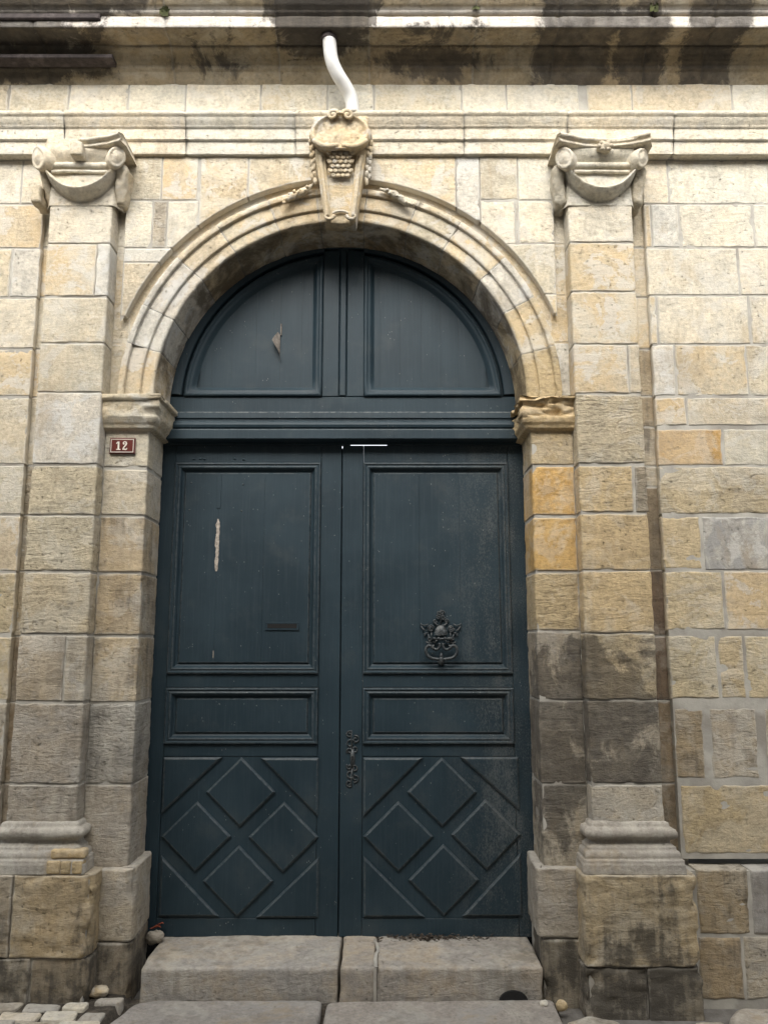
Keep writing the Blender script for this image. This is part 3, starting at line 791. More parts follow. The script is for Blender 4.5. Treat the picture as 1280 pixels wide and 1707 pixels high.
# cornice: bed stones below, crown stones above
BED = [(0, 4.778), (.006, 4.786), (.020, 4.800), (.034, 4.826), (.038, 4.836), (.050, 4.840), (.053, 4.868), (.068, 4.872), (.070, 4.884), (.076, 4.886), (.082, 4.900), (.100, 4.915), (.118, 4.922), (.118, 4.934), (.160, 4.938), (.195, 4.940), (.200, 4.945), (.0, 4.96)]
CRN = [(.0, 4.930), (.245, 4.934), (.250, 4.938), (.252, 4.998), (.240, 5.002), (.240, 5.012), (.256, 5.016), (.262, 5.026), (.262, 5.034), (.280, 5.040), (.296, 5.062), (.300, 5.072), (.312, 5.076), (.314, 5.086), (.330, 5.095), (.348, 5.125), (.356, 5.165), (.372, 5.168), (.374, 5.20), (.0, 5.26)]
cj = [-3.4, -2.6, -1.9, -1.188, -.589, -.083, .499, .948, 1.464, 1.797, 2.5, 3.4]
for a, b in zip(cj[:-1], cj[1:]):
    moulding('cornice_bed_stone', FRONT, [(a, 0), (b, 0)], BED, code='x', step=.025, pstep=.012, amp=.002, wear=.004, endgap=.004)
    dark = abs(a+.589) < .01
    pr = kprops('X' if dark else 'x')[0]
    moulding('cornice_crown_stone', FRONT, [(a, 0), (b, 0)], CRN, step=.025, pstep=.012, amp=.002, wear=.006, endgap=.004, props=pr,
             wash=(lambda o, z: 0.12 if dark and .245 < o < .256 and z < 5 else 0.0) if dark else (lambda o, z: 1.0 if .245 < o < .256 and 4.936 < z < 5.0 else .75 if (5.015 < z < 5.036) or (5.071 < z < 5.09) else 0.0))
mb = MB(); mb.box(-3.6, 3.6, -.30, .5, 5.262, 5.34, .01); mb.build('coping', STONE, FRONT, smooth=False, **kprops('Q')[0])
mb = MB(); mb.box(-2.9, -1.535, -.268, -.20, 4.972, 5.008, .006); mb.build('dark_edge_bar', RUST, FRONT, smooth=False)  # dark bars along the cornice's eroded edges
mb = MB(); mb.box(-2.9, -1.505, -.135, -.06, 4.842, 4.868, .004); mb.build('dark_edge_bar', RUST, FRONT, smooth=False)
# ------------------------------------------------------------------ capitals
def capital(cx, broken, label):
    c = empty('capital', parent=FRONT); c['label'] = label
    pr = lambda k='c': kprops(k)[0]
    s = .172
    # core with the hanging crescent: relief over x, z
    xs = np.linspace(-.205, .205, 72); zs = np.linspace(3.985, 4.325, 76); X, Z = np.meshgrid(xs, zs, indexing='ij')
    q = np.clip(np.abs(X)/.2, 0, 1)
    zr = 4.044+.135*q**2.2                       # rim line
    zb = 4.006+.150*q**2.2                       # lower edge of the crescent
    y = np.full_like(X, PIL_Y-.004)
    k = np.clip((Z-zb)/np.maximum(zr-zb, .01), 0, 1)
    y = np.where((Z > zb) & (Z <= zr), PIL_Y-.010-.078*np.sqrt(k), y)
    rimk = np.clip((Z-zr)/.022, 0, 1)
    y = np.where(Z > zr, PIL_Y-.088+.040*rimk**2, y)
    y = np.where(Z > 4.16, PIL_Y-.055, y)
    e = np.clip((Z-4.195)/.07, 0, 1)
    y = np.where(Z > 4.195, PIL_Y-.048-.040*np.sin(e*1.5), y)
    y += np.where(np.abs(X) > s, np.clip((np.abs(X)-s)/.03, 0, 1)*.05, 0)
    V = np.stack([X+cx, y, Z], -1); V[..., 1] += .004*fbm(V, 13, 4, cx)+.012*np.clip(fbm(V, 9, 3, cx+5)-.1, 0, 1)
    mb = MB(); mb.grid(V); P = np.stack([V[:1], V[:1]+[0, .2, 0]])[:, 0]; mb.grid(P, flip=True); P = np.stack([V[-1:], V[-1:]+[0, .2, 0]])[:, 0]; mb.grid(P)
    mb.build('crescent', STONE, c, **pr('C'))
    # echinus bars
    mb = MB()
    for z, r in ((4.186, .017), (4.150, .009)):
        xx = np.linspace(-.15, .15, 24); p = np.stack([cx+xx, np.full(24, PIL_Y-.058), np.full(24, z)], 1); p[:, 1:] += .003*np.stack([fbm(p, 14, 3, 1), fbm(p, 14, 3, 4)], 1); mb.tube(p, r, 8)
    mb.build('echinus_bead', STONE, c, **pr('C'))
    # concave abacus
    u = np.linspace(-1, 1, 60) if not broken else np.linspace(.02, 1, 34)
    px = cx+u*.250; py = -.160-.058*np.abs(u)**2.1
    prof = subdiv([(0, 4.322), (.030, 4.318), (.036, 4.310), (.030, 4.302), (.014, 4.298), (.012, 4.288), (.020, 4.284), (.016, 4.274), (-.03, 4.268)], .008)
    T = np.stack([np.gradient(px), np.gradient(py)], 1); T /= np.linalg.norm(T, axis=1, keepdims=True); N = np.stack([T[:, 1], -T[:, 0]], 1)
    V = np.zeros((len(u), len(prof), 3)); V[..., 0] = px[:, None]+N[:, :1]*prof[None, :, 0]; V[..., 1] = py[:, None]+N[:, 1:]*prof[None, :, 0]; V[..., 2] = prof[None, :, 1]
    V[..., 1] += .006*fbm(V, 12, 3, cx)+np.where(V[..., 2] > 4.30, .02*np.clip(fbm(V, 8, 3, cx+2)-.05, 0, 1), 0)
    V2 = np.concatenate([V, V[:, -1:]*[1, 0, 1]+[0, .02, 0]], 1); V2 = np.concatenate([V[:, :1]*[1, 0, 1]+[0, .02, 0], V2], 1)
    mb = MB(); mb.grid(V2, caps=True); mb.build('abacus', STONE, c, **pr('C'))
    # rosette in the middle of the abacus
    mb = MB()
    if broken: rblock(mb, cx-.030, cx+.036, -.215, -.12, 4.205, 4.285, .012, .012, .006, 20, 4)
    else:
        mb.ball((cx+.008, -.188, 4.262), (.042, .034, .030), 9, 12, .35, 3)
        for a in range(6): mb.ball((cx+.008+.030*math.cos(a*1.05), -.205, 4.260+.020*math.sin(a*1.05)), (.016, .012, .012), 6, 8, .3, a)
    mb.build('rosette', STONE, c, **pr('c'))
    # angle volutes
    for sx in (-1, 1):
        mb = MB(); ctr = np.array([cx+sx*.212, -.185, 4.208]); ax = np.array([sx*.50, -.80, -.18]); ax /= np.linalg.norm(ax)
        up = np.array([sx*.35, 0, 1.0]); up -= ax*up.dot(ax); up /= np.linalg.norm(up); rt = np.cross(up, ax)
        th = np.linspace(0, 2*math.pi, 29); rows = []
        big = 1.12 if (broken and sx < 0) else 1.0
        for rr, h in ((.052, -.10), (.055, -.014), (.051, -.002), (.044, .002), (.040, -.001), (.030, .001), (.027, .003), (.016, .003), (.012, .006), (.001, .007)):
            rows.append([ctr+big*(rr*(1-.012*sx*t)*(math.cos(t)*rt*.88+math.sin(t)*up*1.12))+ax*h for t in th])
        V = np.array(rows); V += .007*fbm(V, 20, 4, cx+sx)[..., None]*ax+.010*fbm(V, 9, 3, cx+sx+4)[..., None]*up
        mb.grid(V); mb.build('volute', STONE, c, **pr('C'))
        # leaf hanging under the volute
        mb = MB(); n = 64; t = np.linspace(0, 1, n)
        p = np.stack([cx+sx*(.222-.02*t), -.13+.10*t, 4.19-.205*t], 1)
        if not (broken and sx < 0):
            rblock(mb, cx+sx*.222-.034, cx+sx*.222+.030, -.135, .01, 3.99, 4.20, .022, .010, .016, 15, 3+sx, lambda V: V-np.array([sx*.10, -.30, 0])*np.clip((4.17-V[..., 2:])/1.0, 0, .3))
        else:
            rblock(mb, cx-.262, cx-.215, -.12, .01, 3.985, 4.09, .012, .014, .008, 18, 3)
            mb.tube(p+[.02, .02, 0], .032*(1-.3*t), 10, ry=1.4)
        v = np.array(mb.v); v += .009*np.stack([fbm(v, 34, 4, 1+cx), fbm(v, 30, 4, 2+cx), fbm(v, 30, 4, 3+cx)], -1); mb.v = [tuple(q) for q in v]
        mb.build('volute_leaf', STONE, c, **pr('c'))
    return c
capital(-1.640, True, 'left capital with half its abacus broken off')
capital(1.172, False, 'right capital with both volutes and its rosette')

# ------------------------------------------------------------------ keystone
KS = empty('keystone', parent=FRONT); KS['label'] = 'carved keystone with scales under a shell cartouche'
def kp(code='o'): return kprops(code)[0]
kx = CX-.002
# tapered body, bulging forward at the top
zs = np.linspace(3.902, 4.50, 60); us = np.linspace(-1, 1, 44); U, Z = np.meshgrid(us, zs, indexing='ij')
hw = .084+(Z-3.902)/(4.28-3.902)*.056; hw = np.minimum(hw, .150)
yf = -.068-.045*np.clip((Z-3.90)/.5, 0, 1)
V = np.stack([kx+U*hw, yf+.0*U, Z], -1)
inner = np.abs(U) < .62
V[..., 1] += np.where(inner, .022, 0)
V[..., 1] += np.clip((np.abs(U)-.94)/.06, 0, 1)*.006
V[..., 1] += .003*fbm(V, 14, 4, 2)
E = np.pad(V, ((1, 1), (1, 1), (0, 0)), mode='edge'); mk = np.zeros(E.shape[:2], bool); mk[0] = mk[-1] = True; mk[:, 0] = mk[:, -1] = True
E[mk, 1] = .03
mb = MB(); mb.grid(E); mb.build('keystone_body', STONE, KS, **kp('O'))
for sx in (-1, 1):
    mb = MB(); z = np.linspace(3.93, 4.27, 30); h = .084+(z-3.902)/.378*.056
    p = np.stack([kx+sx*h*.80, -.070-.045*(z-3.9)/.5, z], 1); p[:, 0] += .002*fbm(p, 12, 3, sx); mb.tube(p, .012, 8)
    t = np.linspace(0, 4.6, 20); r = .030*(1-t/6.5)
    q = np.stack([kx+sx*(.052-.0*t)-sx*r*np.cos(t)*1.0+sx*.012, np.full(20, -.075), 3.935+r*np.sin(-t)*.9], 1); mb.tube(q, .011*(1-t/9), 8)
    mb.build('side_fillet', STONE, KS, **kp('o'))
mb = MB(); t = np.linspace(.35, math.pi-.35, 16); mb.tube(np.stack([kx+.045*np.cos(t), np.full(16, -.064), 3.945+.022*np.sin(t)], 1), .007, 8); mb.build('scroll_lip', STONE, KS, **kp('o'))
# fish scales
for row in range(6):
    z = 4.288-row*.0235; n = 5 if row % 2 == 0 else 4; w = .078-.003*row
    for i in range(n):
        x = kx+(i-(n-1)/2)*2*w/5; mb = MB(); seed = row*7+i
        th = np.linspace(math.pi, 2*math.pi, 10); rows = []
        for k, (rr, dy) in enumerate(((1.0, .006), (.95, -.003), (.6, -.006), (.3, -.006), (.02, -.006))):
            rows.append([(x+.0175*rr*math.cos(a), yy, z+.026*rr*math.sin(a)+.004) for a in th for yy in [-.070-.045*(z-3.9)/.5-.018*min(1, max(0, (z-4.14)/.12))+dy*.7+.010-.007*abs(math.sin(a))*rr]])
        mb.grid(np.array(rows)); mb.build('scale', STONE, KS, **kp('o'))
# shell-shaped cartouche
xs = np.linspace(-.185, .185, 70); zs = np.linspace(4.275, 4.500, 56); X, Z = np.meshgrid(xs, zs, indexing='ij')
zc = 4.375; a_, b_ = .160, .100+.02*(Z > zc)
rho = np.sqrt((X/a_)**2+((Z-zc)/b_)**2)
y = np.where(rho < 1.06, -.146+.010*np.clip(rho, 0, 1), -.06)
rim = np.exp(-((rho-.93)/.07)**2)*.022
y = y-rim
y -= np.exp(-((np.abs(X)-.0)/.018)**2)*.006*(rho < .85)
y -= .009*fbm(np.stack([X, 0*X, Z], -1), 26, 3, 4)*(rho < .82)
V = np.stack([X+kx, y, Z], -1); V[..., 1] += .004*fbm(V, 18, 4, 5)
V[..., 1] = np.where(rho > 1.1, .03, V[..., 1])
mb = MB(); mb.grid(V); mb.build('cartouche', STONE, KS, **kp('o'))
for sx in (-1, 1):
    mb = MB(); t = np.linspace(0, 8.5, 46); r = .034*(1-t/11)
    p = np.stack([kx+sx*(.040-r*np.cos(t)*.9), -.168-.004*np.cos(t), 4.470+r*np.sin(t)*.8], 1); mb.tube(p, .0125*(1-t/14), 8); mb.ball((kx+sx*.040, -.170, 4.470), .012, 6, 8)
    mb.build('scroll', STONE, KS, **kp('o'))
    mb = MB(); t = np.linspace(-.2, 1.2, 14)
    mb.tube(np.stack([kx+sx*(.030+.115*t/1.2), -.155-.008*np.sin(t*2.6), 4.298-.018*np.sin(np.clip(t, 0, 1.2)*2.6)+.022*t**2], 1), .015*(1-.3*np.abs(t-.5)), 8); mb.build('cartouche_lip', STONE, KS, **kp('o'))
    # husk drop beside the keystone and swag over the arch
    mb = MB(); t = np.linspace(0, 1, 20)
    p0 = np.stack([kx+sx*(.158-.012*t), -.11+.06*t, 4.36-.22*t], 1)
    for i in range(13):
        q = p0[int(i*1.5)]; mb.ball(q+[sx*.006*((i % 2)*2-1), -.004, 0], (.012, .012, .022), 6, 8, .7, i+sx)
    if sx < 0: P = [(-.150, 4.150), (-.180, 4.120), (-.222, 4.095), (-.262, 4.080), (-.300, 4.050), (-.322, 4.030)]
    else: P = [(.215, 4.120), (.258, 4.100), (.300, 4.082), (.330, 4.060), (.362, 4.030), (.395, 4.005)]
    P = np.array(P); k = np.linspace(0, len(P)-1, 22); xs_ = np.interp(k, range(len(P)), P[:, 0]); zs_ = np.interp(k, range(len(P)), P[:, 1])
    prf = np.interp(np.linspace(0, 1, 22), [0, .15, .4, .55, .62, .85, 1], [.006, .011, .022, .013, .022, .015, .003])
    mb.tube(np.stack([kx+xs_, np.full(22, -.030), zs_], 1), prf, 10)
    for i in range(10):
        j = 4+i*2 if i < 9 else 20; j = min(j, 20); mb.ball((kx+xs_[j]+random.uniform(-.008, .008), -.044, zs_[j]+random.uniform(-.010, .012)), .010, 6, 8, .4, i)
    v = np.array(mb.v); v += .004*np.stack([fbm(v, 30, 3, 1), fbm(v, 30, 3, 2), fbm(v, 30, 3, 3)], -1); mb.v = [tuple(q) for q in v]
    mb.build('garland', STONE, KS, **kp('o'))

# ------------------------------------------------------------------ drain pipe
DP = empty('drain_pipe', 'bent white plastic drain pipe coming out of the cornice above the keystone', 'pipe'); DP.location = (0, 0, 0)
ctl = np.array([(-.304, -.185, 4.96)]+[(-.300, -.185, 4.913), (-.293, -.172, 4.828), (-.280, -.158, 4.780), (-.252, -.135, 4.732), (-.216, -.105, 4.693), (-.190, -.082, 4.658), (-.177, -.066, 4.615), (-.174, -.056, 4.555)])
k = np.linspace(0, len(ctl)-1, 40); pts = np.stack([np.interp(k, range(len(ctl)), ctl[:, i]) for i in range(3)], 1)
for _ in range(2): pts[1:-1] = (pts[:-2]+pts[1:-1]*2+pts[2:])/4
mb = MB(); mb.tube(pts, .0375, 18); mb.build('pipe_bend', PVC, DP)
mb = MB(); th = np.linspace(0, 2*math.pi, 21)
mb.grid(np.array([[(-.302+r*math.cos(t), -.182+r*.9*math.sin(t), z) for t in th] for r, z in ((.040, 4.955), (.046, 4.95), (.046, 4.908), (.041, 4.905), (.039, 4.912))])); mb.build('pipe_collar', RUST, DP)

# ------------------------------------------------------------------ house number
NP = empty('house_number_plaque', 'small red-brown enamel plaque reading 12 on the left jamb under the impost', 'house number')
mb = MB(); mb.box(-1.4395, -1.3065, -.016, -.002, 2.622, 2.706, .004); mb.build('plate', ENAMEL, NP, smooth=False)
mb = MB(); y0 = -.0175
x0, x1, z0, z1 = -1.433, -1.313, 2.6285, 2.6995; w = .0032
for a in ((x0, x1, z0, z0+w), (x0, x1, z1-w, z1), (x0, x0+w, z0+w, z1-w), (x1-w, x1, z0+w, z1-w)): mb.box(a[0], a[1], y0, -.0150, a[2], a[3], .0003)
mb.build('border_line', WHITE_EN, NP, smooth=False)
def ribbon(mb, pts, ws):
    pts = np.array(pts, float); t = np.gradient(pts, axis=0); t /= np.linalg.norm(t, axis=1, keepdims=True); n = np.stack([-t[:, 1], t[:, 0]], 1); w_ = np.array(ws)[:, None]/2
    A, B = pts+n*w_, pts-n*w_
    V = np.array([[(p[0], y0, p[1]) for p in A], [(p[0], y0, p[1]) for p in B]]); mb.grid(V)
mb = MB(); ox, oz, hh = -1.4025, 2.6415, .045
mb.box(ox+.006, ox+.0145, y0, -.0150, oz, oz+hh, .0003); mb.box(ox-.001, ox+.0215, y0-.0001, -.0150, oz-.0001, oz+.0055, .0003)
ribbon(mb, [(ox+.0065, oz+hh-.001), (ox+.002, oz+hh-.008), (ox-.002, oz+hh-.011)], [.004, .006, .005]); mb.build('digit_one', WHITE_EN, NP, smooth=False)
mb = MB(); ox = -1.3715
P = [(.0055, .0335), (.0045, .038), (.007, .0425), (.0125, .0440), (.0185, .0415), (.0205, .0355), (.0185, .0285), (.013, .0205), (.007, .0125), (.0035, .0055)]
ribbon(mb, [(ox+a, oz+b) for a, b in P], [.0075, .007, .005, .0048, .007, .009, .0085, .007, .006, .006])
ribbon(mb, [(ox+.001, oz+.003), (ox+.010, oz+.0042), (ox+.018, oz+.002), (ox+.0235, oz+.0055), (ox+.0245, oz+.0105)], [.006, .0075, .0075, .006, .003])
mb.ball((ox+.0065, y0+.001, oz+.0335), (.0048, .0012, .0048), 6, 12); mb.build('digit_two', WHITE_EN, NP, smooth=False)

# ------------------------------------------------------------------ fixed arched panel over the doors
DY = .300
OV = empty('arched_overdoor', 'fixed blue-grey arched wooden panel with two quarter-round fields above the door leaves', 'overdoor')
OV.location = (0, 0, 0)
RO = 1.06
# ground board, arched
mb = MB(); th = np.linspace(0, math.pi, 60)
arc = [(CX+RO*math.cos(t), CZ+RO*math.sin(t)) for t in th]; poly = [(CX-RO, 2.80), (CX+RO, 2.80)]+arc
n = len(poly); mb.add([(x, DY+.022, z) for x, z in poly]+[(x, DY+.07, z) for x, z in poly], [tuple(range(n)), tuple(range(2*n-1, n-1, -1))]+[(i, i+n, (i+1) % n+n, (i+1) % n) for i in range(n)])
mb.build('back_board', PAINT, OV, smooth=False)
# bottom rail, middle post, arched rim
mb = MB(); mb.box(CX-RO, CX+RO, DY-.012, DY+.02, 2.90, 3.026, .004); mb.build('rail', PAINT, OV, smooth=False)
mb = MB(); mb.box(-.354, -.259, DY-.012, DY+.02, 3.028, 3.93, .004); mb.build('post', PAINT, OV, smooth=False)
mb = MB(); mb.box(-.213, -.114, DY-.012, DY+.02, 3.028, 3.93, .004); mb.build('post', PAINT, OV, smooth=False)
mb = MB(); mb.box(-.255, -.217, DY-.017, DY+.02, 3.030, 3.93, .006); mb.build('cover_strip', PAINT, OV, smooth=False)
mb = MB(); th = np.linspace(.05, math.pi-.05, 80)
V = np.array([[(CX+r*math.cos(t), y, CZ+.04+r*math.sin(t)) for t in th] for r, y in ((RO, DY+.02), (RO, DY-.012), (.924, DY-.012), (.920, DY-.008), (.918, DY+.02))]); mb.grid(V); mb.build('arched_rim', PAINT, OV)
FM = [(0, .0), (0, -.016), (.006, -.020), (.014, -.022), (.020, -.017), (.023, -.012), (.030, -.013), (.038, -.009), (.046, .0), (.052, .008), (.060, .014)]
def quarter(sx):
    """outline of the field, inset d: straight inner and bottom edges, curved outer edge"""
    f = empty('quarter_field', parent=OV)
    xi = -.354 if sx < 0 else -.115
    def outline(d):
        x_in = xi+sx*d; zb = 3.027+d; r = .905-d; cz = CZ+.03
        if sx < 0: a1 = math.acos((x_in-CX)/r); a2 = math.pi-math.asin((zb-cz)/r); t = np.linspace(a1, a2, 40)
        else: a1 = math.acos((x_in-CX)/r); a2 = math.asin((zb-cz)/r); t = np.linspace(a1, a2, 40)
        arc = [(CX+r*math.cos(k), cz+r*math.sin(k)) for k in t]
        bot = [(arc[-1][0]+(x_in-arc[-1][0])*k/12, zb) for k in range(1, 13)]
        top = arc[0][1]; side = [(x_in, zb+(top-zb)*k/12) for k in range(1, 12)]
        return arc+bot+side
    mb = MB(); V = np.array([[(x, DY+y-.006, z) for x, z in outline(d)] for d, y in FM]); V = np.concatenate([V, V[:, :1]], 1); mb.grid(V, flip=sx > 0); mb.build('field_moulding', PAINT, f)
    # raised planks inside
    d = .056; cuts = [-1.12, -.990, -.875, -.738, -.598, -.475, -.354+.0] if sx < 0 else [-.115, -.02, .093, .215, .327, .430, .66]
    r = .905-d; cz = CZ+.03
    for a, b in zip(cuts[:-1], cuts[1:]):
        lo, hi = max(a, CX-r+.03) if sx < 0 else a, b if sx < 0 else min(b, CX+r-.03)
        if sx < 0: hi = min(hi, xi-d)
        else: lo = max(lo, xi+d)
        if hi-lo < .02: continue
        xs = np.linspace(lo+.0003, hi-.0003, 8); zt = cz+np.sqrt(np.clip(r**2-(xs-CX)**2, .002, None))
        bend = rng.uniform(-.0005, .0005)
        V = np.array([[(x, DY+.006+bend+.0003*abs(i-3.5), 3.027+d), (x, DY+.006+bend+.0003*abs(i-3.5), z)] for i, (x, z) in enumerate(zip(xs, zt))])
        mb = MB(); mb.grid(V); P = V.copy(); P[..., 1] += .018
        mb.grid(np.stack([V[0], P[0]])); mb.grid(np.stack([V[-1], P[-1]]), flip=True); mb.grid(np.stack([V[:, 0], P[:, 0]], 1)); mb.build('plank', PAINT, f, smooth=False)
    if sx < 0:
        mb = MB(); t = np.linspace(0, 1, 9); rows = []
        for k in t: rows.append([(-.598-.045*(1-abs(2*k-.7))*w*(k < .95)-.002, DY+.004-.035*w*math.sin(k*2.6)-.004, 3.40-.16*k+.02*w) for w in np.linspace(0, 1, 5)])
        mb.grid(np.array(rows)); mb.build('paint_flake', FLAKE, f)
        mb = MB(); mb.box(-.600, -.592, DY-.001, DY+.01, 3.40, 3.47, .001); mb.build('bare_streak', FLAKE, f, smooth=False)
quarter(-1); quarter(1)
# transom moulding
TR = [(0, 2.935), (.030, 2.930), (.036, 2.924), (.038, 2.892), (.030, 2.886), (.030, 2.874), (.042, 2.872), (.058, 2.860), (.064, 2.846), (.060, 2.832), (.052, 2.826), (.056, 2.820), (.070, 2.817), (.072, 2.812), (.072, 2.765), (.066, 2.760), (0, 2.756)]
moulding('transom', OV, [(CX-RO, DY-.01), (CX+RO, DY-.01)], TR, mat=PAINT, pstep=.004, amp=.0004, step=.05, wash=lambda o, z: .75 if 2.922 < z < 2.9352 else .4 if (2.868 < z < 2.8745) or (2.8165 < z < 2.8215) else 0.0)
mb = MB(); mb.box(CX-RO, -.19, DY-.006, DY+.03, 2.746, 2.758, .002); mb.box(-.19, .017, DY-.006, DY+.004, 2.7478, 2.80, .002); mb.box(.017, CX+RO, DY-.006, DY+.03, 2.746, 2.758, .002); mb.build('stop_bead', PAINT, OV, smooth=False)

# ------------------------------------------------------------------ door leaves
PM = [(0, .0), (0, -.010), (.004, -.015), (.010, -.016), (.014, -.011), (.018, -.010), (.026, -.014), (.032, -.012), (.037, -.004), (.041, .006), (.046, .010), (.050, .012)]
PMW = [.1, .35, .3, .1, 0, .05, .3, .1, 0, 0, 0, 0]  # paler crests: part wear, part painted highlight
def frame_strip(mb, x0, x1, z0, z1, prof, y, worn_glint=None):
    V = np.array([[(xa, y+o, za) for xa, za in ((x0+d, z0+d), (x1-d, z0+d), (x1-d, z1-d), (x0+d, z1-d), (x0+d, z0+d))] for d, o in prof])
    for k in range(4):                                   # each side on its own: crisp mitres
        mb.grid(V[:, k:k+2], flip=False, a=[w for w in (worn_glint if worn_glint is not None else [0]*len(prof)) for _ in (0, 1)])
def leaf(sx, label):
    x0, x1 = (-1.300, -.2385) if sx < 0 else (-.2325, .835)
    L = empty('door_leaf', label, 'door', 'leaves of the carriage door'); wear = 1.0 if sx > 0 else .0
    K = dict(wear=wear)
    pa, pb = (-1.172, -.354) if sx < 0 else (-.114, .694)
    ztop = 2.744
    def bx(name, a, b, z0, z1, y0=DY, y1=DY+.05, bev=.002, mat=PAINT):
        mb = MB(); mb.box(a, b, y0, y1, z0, z1, bev); return mb.build(name, mat, L, smooth=False, **K)
    bx('stile', x0, pa-.0015, .150, ztop if sx < 0 else ztop); bx('stile', pb+.0015, x1, .150, ztop)
    bx('rail', pa, pb, 2.645, ztop); bx('rail', pa, pb, 1.405, 1.475, DY+.0004); bx('rail', pa, pb, 1.046, 1.108, DY+.0004); bx('rail', pa, pb, .150, .238, DY+.0006)
    bx('lattice_board', pa, pb, .239, 1.045, DY+.0035)
    for z0, z1, nb in ((1.477, 2.643, 3), (1.110, 1.403, 1)):
        mb = MB(); frame_strip(mb, pa, pb, z0, z1, PM, DY, PMW); mb.build('panel_moulding', PAINT, L, smooth=False, **K)
        pn = empty('panel', parent=L); d = .050
        # bevelled margin of the raised panel
        mb = MB(); frame_strip(mb, pa+d-.002, pb-d+.002, z0+d-.002, z1-d+.002, [(0, .016), (.002, .0155), (.013, .0025), (.018, .0022)], DY, [0, .2, .35, 0]); mb.build('bevel', PAINT, pn, smooth=False, **K)  # bevel painted paler, as if it caught the light
        a, b = pa+d+.016, pb-d-.016
        cuts = [a, a+(b-a)*(.265 if sx < 0 else .36), a+(b-a)*(.64 if sx < 0 else .69), b] if nb == 3 else [a, b]
        for i, (u, w) in enumerate(zip(cuts[:-1], cuts[1:])):
            mb = MB(); dy = rng.uniform(-.0003, .0003); mb.box(u+(.0003 if i else -.004), w-(.0003 if i < nb-1 else -.004), DY+.003+dy, DY+.012, z0+d+.012, z1-d-.012, .0005); mb.build('plank', PAINT, pn, smooth=False, **K)
        mb = MB(); mb.box(pa, pb, DY+.0125, DY+.05, z0, z1, .001); mb.build('panel_back', PAINT, pn, smooth=False, **K)
        if nb == 3 and sx < 0:
            xc = cuts[1]
            mb = MB(); zz = np.linspace(2.032, 2.324, 70); ta = np.clip((zz-2.02)/.03, .3, 1)*np.clip((2.34-zz)/.05, .3, 1); wl_ = ta*(.009+.007*fbm(np.stack([zz*0, zz*0, zz], 1), 45, 4, 1)); wr_ = ta*(.010+.008*fbm(np.stack([zz*0, zz*0, zz], 1), 45, 4, 5))
            V = np.stack([np.stack([xc-wl_, zz*0+DY+.0012, zz], 1), np.stack([xc+.0*zz-.002, DY-.0010+.003*fbm(np.stack([zz*0, zz*0, zz], 1), 60, 2, 7), zz], 1), np.stack([xc+wr_, zz*0+DY+.0012, zz], 1)]); mb.grid(V); mb.build('splintered_wood', WOOD, pn, smooth=False)
            mb = MB(); mb.box(xc-.012, xc+.012, DY-.0005, DY+.003, 2.385, 2.575, .001); mb.build('filler_strip', PAINT, pn, smooth=False, **K)
            mb = MB(); mb.box(xc-.003, xc+.0005, DY+.0004, DY+.003, 1.56, 1.60, .0003); mb.build('bare_streak', WOOD, pn, smooth=False)
    # lozenges and corner pieces
    cs = [(-.755, .866), (-.982, .643), (-.525, .640), (-.756, .423)] if sx < 0 else [(.306, .866), (.075, .643), (.534, .652), (.309, .428)]
    for cx, cz in cs:
        h, v_ = (.183, .176); mb = MB(); v, f = prism([(cx, cz-v_), (cx+h, cz), (cx, cz+v_), (cx-h, cz)], DY-.013, DY+.004, .010); mb.add(v, f, [0]*4+[.15]*4+[.35]*4+[0]*4); mb.build('lozenge', PAINT, L, smooth=False, **K)  # pale lozenge bevels are painted highlights
    tr = [[(-1.168, .755), (-.858, 1.042), (-1.168, 1.042)], [(-.654, 1.039), (-.346, .740), (-.346, 1.039)], [(-1.160, .251), (-.850, .251), (-1.160, .548)], [(-.660, .245), (-.338, .245), (-.338, .541)]] if sx < 0 else \
         [[(-.110, .740), (.206, 1.040), (-.110, 1.040)], [(.404, 1.044), (.713, .770), (.713, 1.044)], [(-.107, .248), (.210, .248), (-.107, .546)], [(.402, .252), (.712, .252), (.712, .562)]]
    for t in tr:
        v, f = prism(t, DY-.013, DY+.004, .010); mb = MB(); mb.add(v, f, [0]*3+[.15]*3+[.35]*3+[0]*3); mb.build('corner_piece', PAINT, L, smooth=False, **K)  # same painted highlight on the corner bevels
    if sx < 0: bx('rebate', -.262, -.205, .150, 2.74, DY+.052, DY+.07)
    return L
LL = leaf(-1, 'left blue-grey door leaf with a letter slot and a splintered panel')
RL = leaf(1, 'right blue-grey door leaf with the ornate knocker and weathered edge')
# letter slot
ls = empty('letter_slot', parent=LL)
mb = MB()
for a in ((-.646, -.463, 1.744, 1.754), (-.646, -.463, 1.710, 1.720), (-.646, -.634, 1.721, 1.743), (-.475, -.463, 1.721, 1.743)): mb.box(a[0], a[1], DY-.004, DY+.004, a[2], a[3], .001)
mb.build('slot_frame', PAINT, ls, smooth=False); mb = MB(); mb.box(-.634, -.475, DY-.0045, DY+.004, 1.7205, 1.7435, .0003); mb.build('slot_opening', BLACK, ls, smooth=False)
# nail heads
for x, z in ((-1.07, 2.665), (-1.035, 2.667), (-1.01, 2.665), (-.84, 2.667), (-.79, 2.662)):
    mb = MB(); mb.ball((x, DY-.001, z), (.009, .005, .006), 6, 8, .3, x); mb.build('nail_head', PAINT, LL)
for x, z in ((-1.08, 2.53), (-.79, 2.52), (-1.085, 2.375), (-.795, 2.37)):
    mb = MB(); mb.ball((x, DY+.002, z), (.005, .004, .005), 6, 8, 0, x); mb.build('nail_head', IRON, LL)

